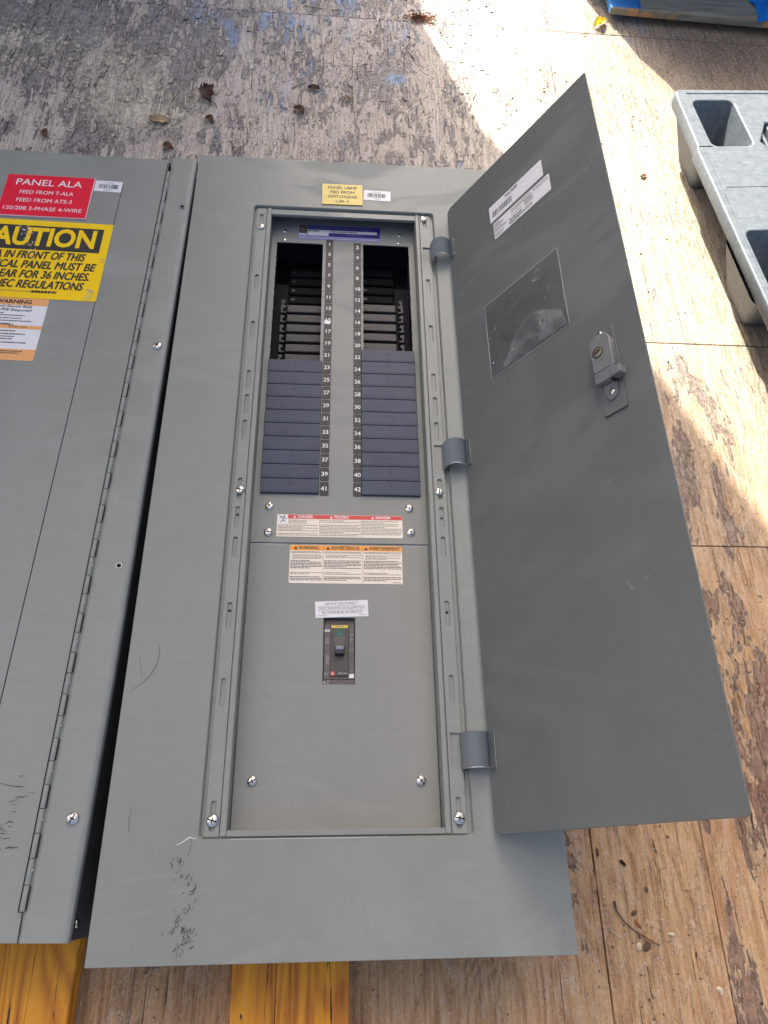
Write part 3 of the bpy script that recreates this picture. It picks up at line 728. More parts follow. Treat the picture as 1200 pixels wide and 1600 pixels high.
# scratches, scuffs and a crease on the trim
b = B()
b.ribbon([(.0790, .1117), (.0840, .1135), (.0890, .1170), (.0925, .1190), (.0960, .1180), (.1000, .1176)], .00055, .0003, 'chip')
b.ribbon([(.135, .11655), (.18, .1164), (.25, .1164), (.31, .1166)], .00025, .0003, 'chip')
for x in (.2885, .301, .318): b.ribbon([(x, .022 + random.random() * .02), (x + .0004, .040), (x, .055 + random.random() * .012)], .00022, .0003, 'greyink')
tag(b.build('scratch_marks', P), kind='stuff')
b = B(); rs = random.Random(5)
cl = ((.080, .092, 7), (.085, .083, 6), (.094, .075, 6), (.098, .063, 5), (.096, .050, 5), (.089, .037, 6), (.077, .029, 5), (.095, .030, 7), (.102, .026, 8), (.100, .020, 7), (.090, .014, 4), (.093, .0065, 3), (.088, .045, 3))
for cx, cy, n in cl:
    for _ in range(n):
        x, y = cx + rs.gauss(0, .0032), cy + rs.gauss(0, .0032); l = rs.uniform(.002, .0078); a = rs.uniform(.1, 1.3)
        b.ribbon([(x, y), (x + l * .5 * math.cos(a), y + l * .5 * math.sin(a) + .0004), (x + l * math.cos(a + .5), y + l * math.sin(a + .3))], rs.uniform(.0002, .00065), .0003, rs.choice(('ink', 'ink2', 'ink2')))
b.ribbon([(.0950, .118), (.0945, .108), (.0925, .101)], .00022, .0003, 'ink'); b.ribbon([(.0268, .150), (.0255, .138), (.0262, .128), (.0285, .124)], .00025, .0003, 'ink')
tag(b.build('scuff_marks', P), kind='stuff')
b = B()
b.ribbon([(.0345, .3330), (.0365, .3210), (.0345, .3080), (.0285, .2960), (.0220, .2880), (.0140, .2820), (.0070, .2760)], .0005, .0003, 'ink2')
b.ribbon([(.0130, .3180), (.0160, .3080), (.0190, .2950)], .00035, .0003, 'ink2'); tag(b.build('crease_mark', P), kind='stuff')

# door --------------------------------------------------------------------
TH = 1.0076; DW, DH = .2967, .9738
mdoor = Matrix(((math.cos(TH), 0, -math.sin(TH), .4272), (0, 1, 0, .1164), (math.sin(TH), 0, math.cos(TH), .010), (0, 0, 0, 1)))
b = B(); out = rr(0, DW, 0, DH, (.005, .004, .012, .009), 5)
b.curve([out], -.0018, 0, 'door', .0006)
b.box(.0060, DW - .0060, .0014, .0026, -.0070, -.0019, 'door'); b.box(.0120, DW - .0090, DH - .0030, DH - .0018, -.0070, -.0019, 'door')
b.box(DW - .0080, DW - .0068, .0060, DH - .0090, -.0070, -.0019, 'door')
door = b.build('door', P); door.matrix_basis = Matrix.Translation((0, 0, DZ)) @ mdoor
# door stickers
b = B(); b.curve([rr(.0935, .2014, .8580, .8905, .0006, 1)], .0001, .0004, 'paper')
barcode(b, .0990, .1400, .8645, .8765, .00045); b.text('NC50P', .1405, .8842, .00045, .0085, 'ink', bold=.0003); b.rect(.150, .199, .8822, .8825, .00045, 'greyink'); b.rect(.0965, .1280, .8822, .8824, .00045, 'greyink')
b.build('barcode_label', door)
b = B(); b.curve([rr(.0988, .2106, .8200, .8520, .0012, 2)], .0001, .0004, 'paper'); z = .00045
fineprint(b, .1000, .1200, .8500, .8400, 3, z, 'ink', .5, 0); fineprint(b, .1000, .1250, .8390, .8320, 3, z, 'ink', .5, 0); fineprint(b, .1000, .1180, .8300, .8220, 4, z, 'ink2', .5, 0)
fineprint(b, .1350, .1750, .8500, .8420, 3, z, 'ink2', .45, 0); fineprint(b, .1350, .1560, .8400, .8360, 2, z, 'greyink', .5, 0); b.rect(.1200, .1700, .8350, .8353, z, 'ink2')
fineprint(b, .1300, .1560, .8330, .8290, 1, z, 'ink', .8, 0); fineprint(b, .1290, .1620, .8280, .8240, 1, z, 'ink', .8, 0); fineprint(b, .1300, .1500, .8230, .8208, 1, z, 'ink', .5, 0)
fineprint(b, .1620, .1780, .8430, .8330, 4, z, 'ink', .5, 0); fineprint(b, .1620, .1760, .8310, .8230, 4, z, 'ink2', .5, 0); fineprint(b, .1800, .2090, .8500, .8450, 2, z, 'ink', .4, 0); b.rect(.176, .209, .8436, .8441, z, 'ink')
b.build('printed_label', door)
# pouch
b = B(); n, mm = 28, 28; X0, X1, Y0, Y1 = .0642, .2044, .5800, .7125; vv = []
for j in range(mm + 1):
    row = []
    for i in range(n + 1):
        u, v = i / n, j / mm; e = min(u, 1 - u, v, 1 - v) * 6; e = min(1, e)
        z = .0006 + e * (.0012 + .0020 * (mnoise.noise(Vector((u * 3.2, v * 2.1, 3.))) + .5)) + e * .0022 * math.exp(-((v - .42 - .25 * math.sin(u * 3.)) / .05) ** 2) * (u > .3)
        row.append(b.bm.verts.new((X0 + (X1 - X0) * u, Y0 + (Y1 - Y0) * v, max(.0006, z))))
    vv.append(row)
k_i = b.mi('pouch')
for j in range(mm):
    for i in range(n):
        f = b.bm.faces.new((vv[j][i], vv[j][i + 1], vv[j + 1][i + 1], vv[j + 1][i])); f.material_index = k_i; f.smooth = True
po = b.build('document_pouch', door)
b = B()
def seam(pts, w): b.ribbon(pts, w, .0012, 'pouchedge')
seam([(X0, Y0 + .002), (X0 + .0004, .62), (X0, .66), (X0 + .0005, Y1)], .0007); seam([(X1, Y0 + .001), (X1 - .0006, .63), (X1, .68), (X1 - .0004, Y1)], .0008)
seam([(X0, Y0), (.10, Y0 + .0006), (.15, Y0), (X1, Y0 + .0005)], .0004); seam([(X0, Y1), (.10, Y1 - .0006), (.16, Y1), (X1, Y1)], .0004)
b.lathe([(.0015, .0013), (.001, .0018), (0, .002)], 'paper', 8, Matrix.Translation((.0705, .605, 0)))
b.ribbon([(.0660, .640), (.0705, .6395)], .0004, .0013, 'pouchedge'); b.ribbon([(.0668, .650), (.070, .6495)], .0003, .0013, 'pouchedge')
seam_o = b.build('pouch_seam', door)
b = B()  # pale ribbons and hazy film paint the highlights on the pouch
rs = random.Random(12)
def sheen(pts, w):
    for i in range(3): b.ribbon([(x + i * .0012 + rs.gauss(0, .0003), y - i * .0011 + rs.gauss(0, .0003)) for x, y in pts], w * (.4 + .35 * i), .0052 + .0003 * i, 'sheen')
arc = [(.092, .586), (.104, .600), (.1085, .611), (.118, .6215), (.131, .6300), (.146, .6360), (.155, .6350), (.166, .6290), (.176, .6250), (.186, .6170), (.200, .606)]
low = [(x + .001, .583 + .002 * (i % 2)) for i, (x, y) in enumerate(arc)]
k_ = b.mi('film'); rows_ = []
for j in range(9):
    f_ = j / 8; rows_.append([b.bm.verts.new((x0_ + (x1_ - x0_) * f_ + rs.gauss(0, .0004), y0_ + (y1_ - y0_) * f_, .0050 + .0016 * mnoise.noise(Vector((i * .8, j * .5, 2.))) - .0026 * f_)) for i, ((x0_, y0_), (x1_, y1_)) in enumerate(zip(arc, low))])
for ra, rb_ in zip(rows_, rows_[1:]):
    for i in range(len(ra) - 1):
        f = b.bm.faces.new((ra[i], ra[i + 1], rb_[i + 1], rb_[i])); f.material_index = k_; f.smooth = True
b.ribbon(arc[1:9], .0007, .0054, 'sheen')
for (cx, cy, n_) in ((.170, .662, 9), (.166, .692, 6), (.178, .680, 5), (.082, .640, 4), (.120, .690, 4)):
    for _ in range(n_):
        x, y = cx + rs.gauss(0, .005), cy + rs.gauss(0, .009); a_ = rs.gauss(1.2, .7); l = rs.uniform(.003, .010); w_r = rs.uniform(.0004, .0016)
        b.ribbon([(x, y), (x + l * .5 * math.cos(a_) + .0012, y + l * .5 * math.sin(a_)), (x + l * math.cos(a_), y + l * math.sin(a_))], w_r, .0055, 'film' if w_r > .0009 else 'sheen')
tag(b.build('pouch_sheen', door), kind='stuff')
# latch
b = B(); b.curve([rr(.2311, .2620, .4240, .5390, .0006, 1)], .0002, .0018, 'door', .0003); b.rect(.2313, .2618, .42395, .4249, .0019, 'under'); b.build('latch_plate', door)
b = B()
b.curve([[(.2335, .4630), (.2585, .4630), (.2585, .4760), (.2612, .4800), (.2612, .5175), (.2555, .5268), (.2430, .5272), (.2335, .5225)]], .0018, .0130, 'cast', .0006)
b.box(.2340, .2580, .4770, .4776, .0128, .0133, 'under')
b.curve([[(.2355, .4630), (.2560, .4630), (.2540, .4480), (.2500, .4420), (.2440, .4400), (.2400, .4440)]], .0018, .0040, 'cast', .0006)
b.curve([[(.2400, .5250), (.2500, .5250), (.2500, .5330), (.2450, .5360), (.2400, .5330)]], .0018, .0050, 'cast', .0006)
b.box(.2530, .2600, .4600, .4720, .0040, .0105, 'under', .0006)
b.build('latch_body', door)
b = B(); b.box(.2575, .2700, .4600, .4715, .0050, .0170, 'cast', .0012, seg=2); b.build('latch_tongue', door)
b = B(); mt = Matrix.Translation((.2435, .5040, .0130))
b.lathe([(.0072, 0), (.0072, .0006), (.0060, .0008), (.0058, .0006)], 'black', 24, mt); b.lathe([(.0058, .0007), (.0052, .0010), (0, .0010)], 'brass', 24, mt)
b.box(-.0042, .0042, -.0008, .0008, .0008, .0012, 'slot', mtx=mt @ Matrix.Rotation(.25, 4, 'Z')); b.build('lock_cylinder', door)
for (x, y, z) in ((.2450, .5325, .0050), (.2470, .4500, .0040)):
    o = bpy.data.objects.new('screw', SCREW_SMALL); col.objects.link(o); o.parent = door; o.location = (x, y, z); o.scale = (1.25, 1.25, 1.6)
# smudges on the door face
b = B(); rs = random.Random(11)
for cx, cy, n, s_ in ((.272, .800, 8, .004), (.225, .22, 5, .003), (.243, .225, 3, .003), (.20, .375, 5, .008), (.215, .345, 4, .004)):
    for _ in range(n):
        x, y = cx + rs.gauss(0, s_), cy + rs.gauss(0, s_); a = rs.uniform(0, 3); l = rs.uniform(.001, .004)
        b.ribbon([(x, y), (x + l * math.cos(a), y + l * math.sin(a)), (x + 1.6 * l * math.cos(a + .4), y + 1.6 * l * math.sin(a + .4))], rs.uniform(.0001, .0004), .0003, 'hinge')
tag(b.build('smudge_marks', door), kind='stuff')
# hinges: goose-neck straps from the frame over to the door
def hinge(y0, y1, fl):
    pf = [(.3975, -.0045), (.3982, .0040), (.4005, .0110), (.4050, .0165), (.4110, .0195), (.4170, .0190), (.4225, .0160), (.4262, .0120), (.4275, .0105)]
    du, dw = math.cos(TH), math.sin(TH); s0 = .0030
    pf += [(.4272 + (s0 + t_) * du - .0010 * dw, .010 + (s0 + t_) * dw + .0010 * du) for t_ in (0, fl)]
    b = B(); k = b.mi('hinge'); th = .0014; outer, inner = [], []
    for i, (x, z) in enumerate(pf):
        a, c = pf[max(0, i - 1)], pf[min(len(pf) - 1, i + 1)]; dx, dz = c[0] - a[0], c[1] - a[1]; l = math.hypot(dx, dz)
        nx, nz = -dz / l, dx / l; outer.append((x + nx * th, z + nz * th)); inner.append((x, z))
    rows_ = []
    for (yy) in (y0, y1):
        rows_.append(([b.bm.verts.new((x, yy, z)) for x, z in outer], [b.bm.verts.new((x, yy, z)) for x, z in inner]))
    n = len(pf)
    for i in range(n - 1):
        for a, c, sm in ((rows_[0][0], rows_[1][0], True), (rows_[1][1], rows_[0][1], True)):
            f = b.bm.faces.new((a[i], a[i + 1], c[i + 1], c[i])); f.material_index = k; f.smooth = sm
        for r_ in rows_:
            f = b.bm.faces.new((r_[0][i], r_[1][i], r_[1][i + 1], r_[0][i + 1])); f.material_index = k
    for i in (0, n - 1):
        f = b.bm.faces.new((rows_[0][0][i], rows_[1][0][i], rows_[1][1][i], rows_[0][1][i])); f.material_index = k
    # worn bare edge along the lower rim
    for i in range(2, 7):
        (x, z), (x2, z2) = outer[i], outer[i + 1]
        b.poly([(x, y0 + .0001, z + .0002), (x2, y0 + .0001, z2 + .0002), (x2, y0 + .0009, z2 + .0002), (x, y0 + .0009, z + .0002)], 'chip' if i in (3, 4) else 'hinge')
    return b.build('hinge', P)
hinge(.9800, 1.0180, .007); hinge(.5870, .6280, .008); hinge(.1865, .2270, .009)
b = B()
for yy in (.9830, 1.0135):
    b.lathe([(.0012, 0), (.0008, .0004), (0, .0005)], 'chip', 8, Matrix.Translation((0, 0, DZ)) @ mdoor @ Matrix.Translation((.0115, yy - .1164, .0002)))
o = b.build('spot_welds', P); o.location.z = 0; tag(o, kind='stuff')
b = B()
for yy in (1.0140, .6275, .2270, .5855, .1860, .9790):
    b.ribbon([(.3998, yy), (.4015, yy + .0015), (.4035, yy + .0032)], .0004, -.0010, 'under')
tag(b.build('relief_cuts', P), kind='stuff')

# ================================================================== CLOSED PANEL (left)
Q = empty('electrical_panel', (-.0201, .0222, -DZ), -R(1.15)); Q['dz'] = DZ
tag(Q, 'closed grey electrical panel with piano hinge, red PANEL ALA plate and yellow caution sticker', 'electrical panel')
TW = .508
# main cover, left of the hinge, with door opening gap
b = B()
outl = [(-TW, 0), (-.0490, 0), (-.0535, 1.1690), (-TW, 1.1690)]
gap = rr(-.4250, -.1212, .1300, 1.1075, .0045)
b.curve([outl, gap[::-1]], -.0019, .0, 'trim2', .0004)
b.build('cover', Q)
b = B(); b.curve([rr(-.4243, -.1222, .1307, 1.1067, .0042)], -.0017, .0002, 'trim2', .0004)
b.build('door', Q)
b = B(); b.rect(-.43, -.115, .125, 1.112, -.0035, 'slot'); b.rect(-.0600, -.0400, .002, 1.168, -.0050, 'slot'); b.build('gap_backing', Q)
# strip right of the hinge, a little bent near the top
b = B(); k = b.mi('trim2'); ny = 46; grid = []
for j in range(ny + 1):
    y = 1.1746 * j / ny; fr = j / ny
    xl = -.0472 if .026 < y < 1.152 else -.0487
    xl -= .0010 * fr if y < 1.152 else .0035
    xr = -.0070 * max(0., (fr - .25) / .75) ** .9 * 1.0
    bend = .0022 * math.exp(-((y - 1.128) / .012) ** 2) - .0016 * math.exp(-((y - 1.150) / .010) ** 2) + .0012
    row = []
    for i in range(9):
        t_ = i / 8; x = xl + (xr - xl) * t_
        z = .0002 + (bend if y > 1.09 else .0012 * max(0, (y - 1.04) / .05)) * (1 - t_ * .75) - (.0012 if i == 8 else 0)
        row.append(b.bm.verts.new((x, y, z)))
    row.append(b.bm.verts.new((xr + .0004, y, -.0030))); row.append(b.bm.verts.new((xr + .0002, y, -.0120 if (y > .03 or y < .004) else -.0120)))
    row.insert(0, b.bm.verts.new((xl, y, -.0022)))
    grid.append(row)
for j in range(ny):
    for i in range(len(grid[0]) - 1):
        f = b.bm.faces.new((grid[j][i], grid[j][i + 1], grid[j + 1][i + 1], grid[j + 1][i])); f.material_index = k; f.smooth = True
b.build('edge_strip', Q)
b = B(); b.box(-TW + .01, -.0065, .0005, .0025, -.139, -.0030, 'box'); b.box(-TW + .01, -.0105, 1.160, 1.162, -.139, -.0030, 'box')
kk = b.mi('box'); pr = [(-.0035, .0005), (-.0038, .35), (-.0065, .80), (-.0105, 1.162)]
for (xa, ya), (xb_, yb_) in zip(pr, pr[1:]): b.poly([(xa, ya, -.139), (xb_, yb_, -.139), (xb_, yb_, -.004), (xa, ya, -.004)], 'box')
b.box(-TW + .01, -TW + .012, .0025, 1.160, -.139, -.0030, 'box'); b.rect(-TW + .01, -.010, .0025, 1.16, -.1385, 'box'); b.build('box', Q)
b = B(); b.poly([(-.0012, .002, -.0010), (.0003, .002, -.012), (.0003, .030, -.012), (-.0012, .030, -.0010)], 'slot'); b.build('corner_notch', Q)
o = screw(Q, -.0030, .016, -.0300, SCREW_SMALL); o.rotation_euler = (0, R(90), 0); o.scale = (1.3, 1.3, 2)
# piano hinge: knuckles one by one
KN = 0; y = .0279; kp = .0247
b1 = B(); b1.lathe([(.0030, -.01215), (.0031, -.0118), (.0031, .0118), (.0030, .01215)], 'trim2', 12, Matrix.Rotation(R(-90), 4, 'X'))
KNM = b1.mesh('hinge_knuckle')
yk = .0279 + kp / 2; i = 0
while yk < 1.148:
    xk = -.0508 - .0002 * (yk - .6)
    o = bpy.data.objects.new('hinge_knuckle', KNM); col.objects.link(o); o.parent = Q; o.location = (xk, yk, DZ - .0006); i += 1; yk += kp
b = B(); yk = .0279; i = 0
while yk < 1.145:
    xk = -.0508 - .0002 * (yk - .6)
    if i % 2 == 0: b.rect(xk + .0030, xk + .0044, yk + .0008, yk + kp - .0008, .00155, 'slot')
    else:
        b.lathe([(.0009, .0016), (.0006, .0022), (0, .0023)], 'chip', 8, Matrix.Translation((xk + .0030, yk + kp * .55, 0)))
    b.rect(xk - .0044, xk - .0033, yk, yk + kp - .0002, .0006, 'slot')
    b.rect(xk - .0030, xk + .0030, yk - .0003, yk + .0003, .00262, 'slot')
    i += 1; yk += kp
tag(b.build('hinge_leaf', Q), kind='stuff')
b = B(); b.ribbon([(-.0487, .0), (-.0489, .012), (-.0497, .0275)], .0006, .0016, 'slot'); b.build('bottom_joint', Q)
screw(Q, -.0173, .7649, .0006, SCREW_BIG, .5); screw(Q, -.0165, .1169, .0006, SCREW_BIG, .5)
b = B()
for (x, y_) in ((-.0175, 1.0571), (-.0158, .4132)):
    mt = Matrix.Translation((x, y_, .0009 + (.0012 if y_ > 1.05 else 0))); b.lathe([(.0040, .0), (.0036, .0002), (.0030, .0001)], 'chip' if y_ < 1 else 'trim2', 18, mt); b.lathe([(.0030, .00012), (0, .00012)], 'slot', 18, mt)
tag(b.build('screw_holes', Q), kind='stuff')
# red engraved plate
b = B(); mt = Matrix.Translation((-.2373, 1.0610, 0)) @ Matrix.Rotation(R(.6), 4, 'Z')
b.curve([rr(-.0712, .0704, -.0478, .0478, .0005, 1)], .0003, .0024, 'rededge', .0001, mt); b.curve([rr(-.0708, .0692, -.0466, .0474, .0004, 1)], .0024, .00255, 'red', 0, mt)
for s_, yy, sz, w in (('PANEL ALA', .0292, .0205, .1060), ('FEED FROM T-ALA', .0065, .0118, .0860), ('FEED FROM ATS-3', -.0120, .0118, .0880), ('120/208 3-PHASE 4-WIRE', -.0310, .0118, .1240)):
    b.text(s_, -.0020, yy, .0027, sz, 'white', w=w, mtx=mt, bold=.0001 if sz > .015 else -.00005)
b.build('nameplate', Q)
b = B(); mt = Matrix.Translation((-.1442, 1.0948, .0002)) @ Matrix.Rotation(R(-.5), 4, 'Z')
b.curve([rr(-.0222, .0222, -.0125, .0125, .0006, 1)], .0001, .0004, 'paper', 0, mt)
bb = B(); barcode(bb, -.016, .017, -.0055, .0045, 0); b.add(bb.mesh('x'), 'ink', mt @ Matrix.Translation((0, 0, .0006)))
b.text('MP 0028', 0, .0075, .0006, .0038, 'ink2', mtx=mt); b.text('FT56789', 0, -.0090, .0006, .0034, 'ink2', mtx=mt); b.build('barcode_sticker', Q)
# caution sticker
b = B(); X0, X1 = -.3740, -.1208
b.curve([rr(X0, X1, .8435, 1.0065, .001, 1)], .0003, .0006, 'yellow')
b.rect(X0 + .012, -.1335, .9425, .9945, .0007, 'ink')
b.text('CAUTION', -.1415, .9685, .0008, .0530, 'yellow', align='RIGHT', w=.186, off=.0017)
z = .0008
b.text('AREA IN FRONT OF THIS', -.1535, .9305, z, .0220, 'ink', align='RIGHT', w=.1630, bold=.00062, shear=.22)
b.text('ELECTRICAL PANEL MUST BE', -.1345, .9105, z, .0220, 'ink', align='RIGHT', w=.2030, bold=.00062, shear=.22)
b.text('KEPT CLEAR FOR 36 INCHES.', -.1385, .8905, z, .0220, 'ink', align='RIGHT', w=.1910, bold=.00062, shear=.22)
b.text('OSHA-NEC REGULATIONS', -.1455, .8705, z, .0220, 'ink', align='RIGHT', w=.1780, bold=.00062, shear=.22)
b.text('ELECTRICALSIGN.COM 77062', -.236, .8565, z, .0050, 'ink2', w=.060); fineprint(b, -.2190, -.1790, .8595, .8545, 1, z, 'ink', .9, 0)
rs = random.Random(3)
for _ in range(44):
    t_ = rs.random(); x = -.2610 + t_ * .030 + rs.gauss(0, .004); yy = .990 - t_ * .062 + rs.gauss(0, .005); l = rs.uniform(.0012, .005); a = rs.uniform(0, 3)
    b.ribbon([(x, yy), (x + l * .5 * math.cos(a), yy + l * .5 * math.sin(a)), (x + l * math.cos(a + .3), yy + l * math.sin(a + .3))], rs.uniform(.0003, .0011), .0010, rs.choice(('paper', 'greyink', 'yellow', 'greyink')))
for x, yy in ((-.128, .930), (-.1285, .924), (-.140, .866), (-.136, .864), (-.133, .861)): b.ribbon([(x, yy), (x + .003, yy + .0008), (x + .006, yy)], .0008, .0010, 'greyink')
b.poly([(-.1400, .8460, .0009), (-.1280, .8460, .0009), (-.1290, .8660, .0009), (-.1360, .8680, .0009)], 'engraved')
b.build('caution_sticker', Q)
# arc flash warning sticker
b = B(); X0, X1, Y0, Y1 = -.3050, -.1890, .7262, .8425
b.curve([rr(X0, X1, Y0, Y1, .0006, 1)], .0003, .0005, 'paper'); z = .0006
b.rect(X0, X1, .8290, Y1, z, 'orange2'); b.rect(X0, X1, .7840, .7905, z, 'orange2'); b.rect(X0, X1, Y0, .7465, z, 'orange2')
b.text('WARNING', -.2130, .8352, z + .0001, .0100, 'ink', align='RIGHT', w=.0520, bold=.0004)
b.text('Arc Flash and Shock Risk', -.2110, .8262, z + .0001, .0064, 'ink', align='RIGHT', w=.0880, bold=.0001, shear=.2)
b.text('Appropriate PPE Required', -.2110, .8192, z + .0001, .0064, 'ink', align='RIGHT', w=.0890, bold=.0001, shear=.2)
for yy, xe, wd in ((.8130, -.228, .055), (.8090, -.218, .066), (.8035, -.222, .066), (.7985, -.204, .086), (.7955, -.240, .05), (.7930, -.232, .058), (.7912, -.230, .05)): fineprint(b, xe - wd, xe, yy + .0016, yy - .0016, 1, z + .0001, 'ink2', .55, 0)
b.text('PANEL ALA', -.2240, .7873, z + .0001, .0050, 'ink', w=.026)
for yy, xe, wd in ((.7795, -.206, .045), (.7740, -.210, .036), (.7690, -.210, .038), (.7645, -.214, .030), (.7580, -.206, .062), (.7510, -.205, .090)): fineprint(b, xe - wd, xe, yy + .0018, yy - .0018, 1, z + .0001, 'ink2', .6, 0)
fineprint(b, -.300, -.205, .7440, .7370, 2, z + .0002, 'ink2', .55, 0)
b.build('warning_sticker', Q)
b = B(); rs = random.Random(8)
for (cx, cy) in ((-.083, .148), (-.077, .139), (-.086, .131), (-.083, .122), (-.088, .112), (-.084, .105), (-.092, .098), (-.100, .108), (-.096, .088), (-.085, .085)):
    for _ in range(5):
        x, y_ = cx + rs.gauss(0, .004), cy + rs.gauss(0, .003); l = rs.uniform(.003, .010)
        b.ribbon([(x, y_), (x + l * .5, y_ + l * .22), (x + l, y_ + l * .1)], rs.uniform(.0002, .0006), .0004, 'greyink' if rs.random() < .35 else 'ink2')
b.ribbon([(-.112, .155), (-.100, .152), (-.092, .150), (-.080, .1485), (-.0745, .149)], .0004, .0004, 'ink2')
b.ribbon([(-.1480, .8050), (-.1530, .7850), (-.1620, .7650)], .0003, .0004, 'greyink'); b.ribbon([(-.163, .745), (-.170, .737), (-.180, .732)], .0003, .0004, 'greyink')
tag(b.build('scuff_marks', Q), kind='stuff')

# ================================================================== ORANGE BOARDS
def board(name, cx, hw, y0, y1, label, rot=0.):
    r_ = empty(name, (cx, 0, FZ), rot); r_['dz'] = 0.
    b = B(); b.box(-hw, hw, y0, y1, .0005, .0285, 'orangewood', .0022, seg=2); o = b.build(name, None)
    bpy.data.objects.remove(r_); o.location = (cx, 0, FZ); o.rotation_euler.z = rot
    tag(o, label, 'wooden board', 'orange boards under the panels'); return o
board('painted_board', -.1175, .0700, -.60, .95, 'orange painted board under the closed panel with the caution sticker', R(-1.0))
board('painted_board', .2015, .0690, -.62, 1.05, 'orange painted board under the open panel with the breaker bays', R(.6))

# ================================================================== PLASTIC PALLET
T = empty('plastic_pallet', (.9509, 1.5573, FZ), R(5.5)); tag(T, 'dusty grey plastic pallet with open cup feet on the sunlit floor', 'pallet')
HZ = .120
b = B()
def cup(x0, x1, y1, y0): return rr(x0, x1, y0, y1, .014, 4)
holes = [cup(.0265, .1165, -.0365, -.1775), cup(.0120, .1100, -.4150, -.5600), cup(.0265, .1165, -.800, -.95),
         cup(.40, .52, -.0365, -.1775), cup(.40, .52, -.4150, -.5600), cup(.40, .52, -.80, -.95)]
outd = [(.000, -.004), (-.004, -.020), (-.006, -.178), (-.0105, -.184), (-.006, -1.0), (1.0, -1.0), (1.0, .0), (.30, -.002), (.010, .002)]
slots_ = [[(.1350, -.1650), (.1660, -.1080), (.3000, -.1080), (.3000, -.2250), (.1660, -.2250)], rr(.16, .36, -.62, -.36, .02)]
b.curve([outd] + [h[::-1] for h in holes] + [s_[::-1] for s_ in slots_], HZ - .026, HZ, 'pallet', .0035)
b.build('deck', T)
b = B()
b.box(.0050, .0070, -1.0, -.19, HZ - .0005, HZ + .0016, 'pallet', .0007); b.box(.0180, .0195, -.1775, -.012, HZ - .0005, HZ + .0012, 'pallet', .0005)
b.box(.0190, .30, -.0140, -.0120, HZ - .0005, HZ + .0014, 'pallet', .0006)
b.box(.013, .33, -.2975, -.2960, HZ - .0003, HZ + .0008, 'pallet', .0003)
b.box(-.0035, .0255, -.1800, -.1785, HZ - .001, HZ + .0008, 'under')
b.build('deck_rib', T)
def foot(x0, x1, y1, y0, tap=.030):
    b = B(); n = 4
    t0 = [(x, y, HZ - .0020) for x, y in rr(x0, x1, y0, y1, .014, n)]; t1 = [(x, y, .006) for x, y in rr(x0 + tap, x1 - tap * .55, y0 + tap, y1 - tap, .010, n)]
    b.hull(t1, t0, 'pallet'); b.poly(t1, 'pallet')
    o0 = [(x, y, HZ - .0270) for x, y in rr(x0 - .024, x1 + .010, y0 - .014, y1 + .014, .018, n)]; o1 = [(x, y, .0005) for x, y in rr(x0 + tap - .014, x1 - tap * .55 + .008, y0 + tap - .010, y1 - tap + .010, .012, n)]
    b.hull(o1, o0, 'pallet'); b.poly(o1[::-1], 'pallet')
    b.poly([(x0 + tap + .004, (y0 + y1) / 2 - .03, .0075), (x1 - tap, (y0 + y1) / 2 + .02, .0075), (x1 - tap, (y0 + y1) / 2 + .02, .030), (x0 + tap + .004, (y0 + y1) / 2 - .03, .012)], 'pallet')
    return b.build('foot', T)
foot(.0265, .1165, -.0365, -.1775); foot(.0120, .1100, -.4150, -.5600); foot(.0265, .1165, -.80, -.95); foot(.40, .52, -.0365, -.1775); foot(.40, .52, -.4150, -.5600); foot(.40, .52, -.80, -.95)
for k in range(7):
    b = B(); b.box(.150 + k * .02, .156 + k * .02, -.2300, -.1060, HZ - .0245, HZ - .0060, 'pallet', .001); b.build('grid_rib', T)
b = B(); b.box(.130, .30, -.1700, -.1660, HZ - .0240, HZ - .0070, 'pallet', .001); b.build('grid_rib', T)

# ================================================================== WOODEN PALLET + WRAPPED LOAD
K = empty('wooden_pallet', (.9148, 2.0076, FZ), R(-1.8)); tag(K, 'wooden pallet with blue and grey weathered boards at the top right', 'pallet')
for k in range(6):
    y0 = k * .148 - .001
    for (xa, xb_) in (((0., .0740), (.0752, 1.15)) if k == 0 else ((0., 1.15),)):
        b = B(); b.box(xa, xb_, y0, y0 + .145, .0180, .0350, 'oldboard', .0012); b.build('deck_board', K)
for y in (.03, .45, .80):
    b = B(); b.box(.02, 1.0, y, y + .07, .0005, .0175, 'oldboard', .001); b.build('runner', K)
b = B(); k = b.mi('bluewrap'); rs = random.Random(2)
n = 44; lv = 9; x0, x1, y0, y1 = -.055, 1.10, .120, .86; rings = []
def rect_pt(t_):
    pts = [(x0, y0), (x1, y0), (x1, y1), (x0, y1)]; t_ = (t_ % 1) * 4; i = int(t_); f = t_ - i; a, c = pts[i], pts[(i + 1) % 4]
    return a[0] + (c[0] - a[0]) * f, a[1] + (c[1] - a[1]) * f
for j in range(lv):
    z = .0355 + .44 * j / (lv - 1); rg = []
    for i in range(n):
        x, y = rect_pt(i / n); d = mnoise.noise(Vector((x * 7, y * 7, z * 9))) * .022
        cx, cy = (x0 + x1) / 2, (y0 + y1) / 2; l = math.hypot(x - cx, y - cy); rg.append(b.bm.verts.new((x + (x - cx) / l * d, y + (y - cy) / l * d, z + (0 if j == 0 else d * .6))))
    rings.append(rg)
for a, c in zip(rings, rings[1:]):
    for i in range(n):
        f = b.bm.faces.new((a[i], a[(i + 1) % n], c[(i + 1) % n], c[i])); f.material_index = k; f.smooth = True
for rg in (rings[0][::-1], rings[-1]):
    f = b.bm.faces.new(rg); f.material_index = k
ld = b.build('wrapped_load'); ld.location = (.9148, 2.0076, FZ); ld.rotation_euler.z = R(-1.8)
tag(ld, 'load bundled in blue stretch wrap on the wooden pallet', 'wrapped load')
b = B(); NW = 12; gw = []
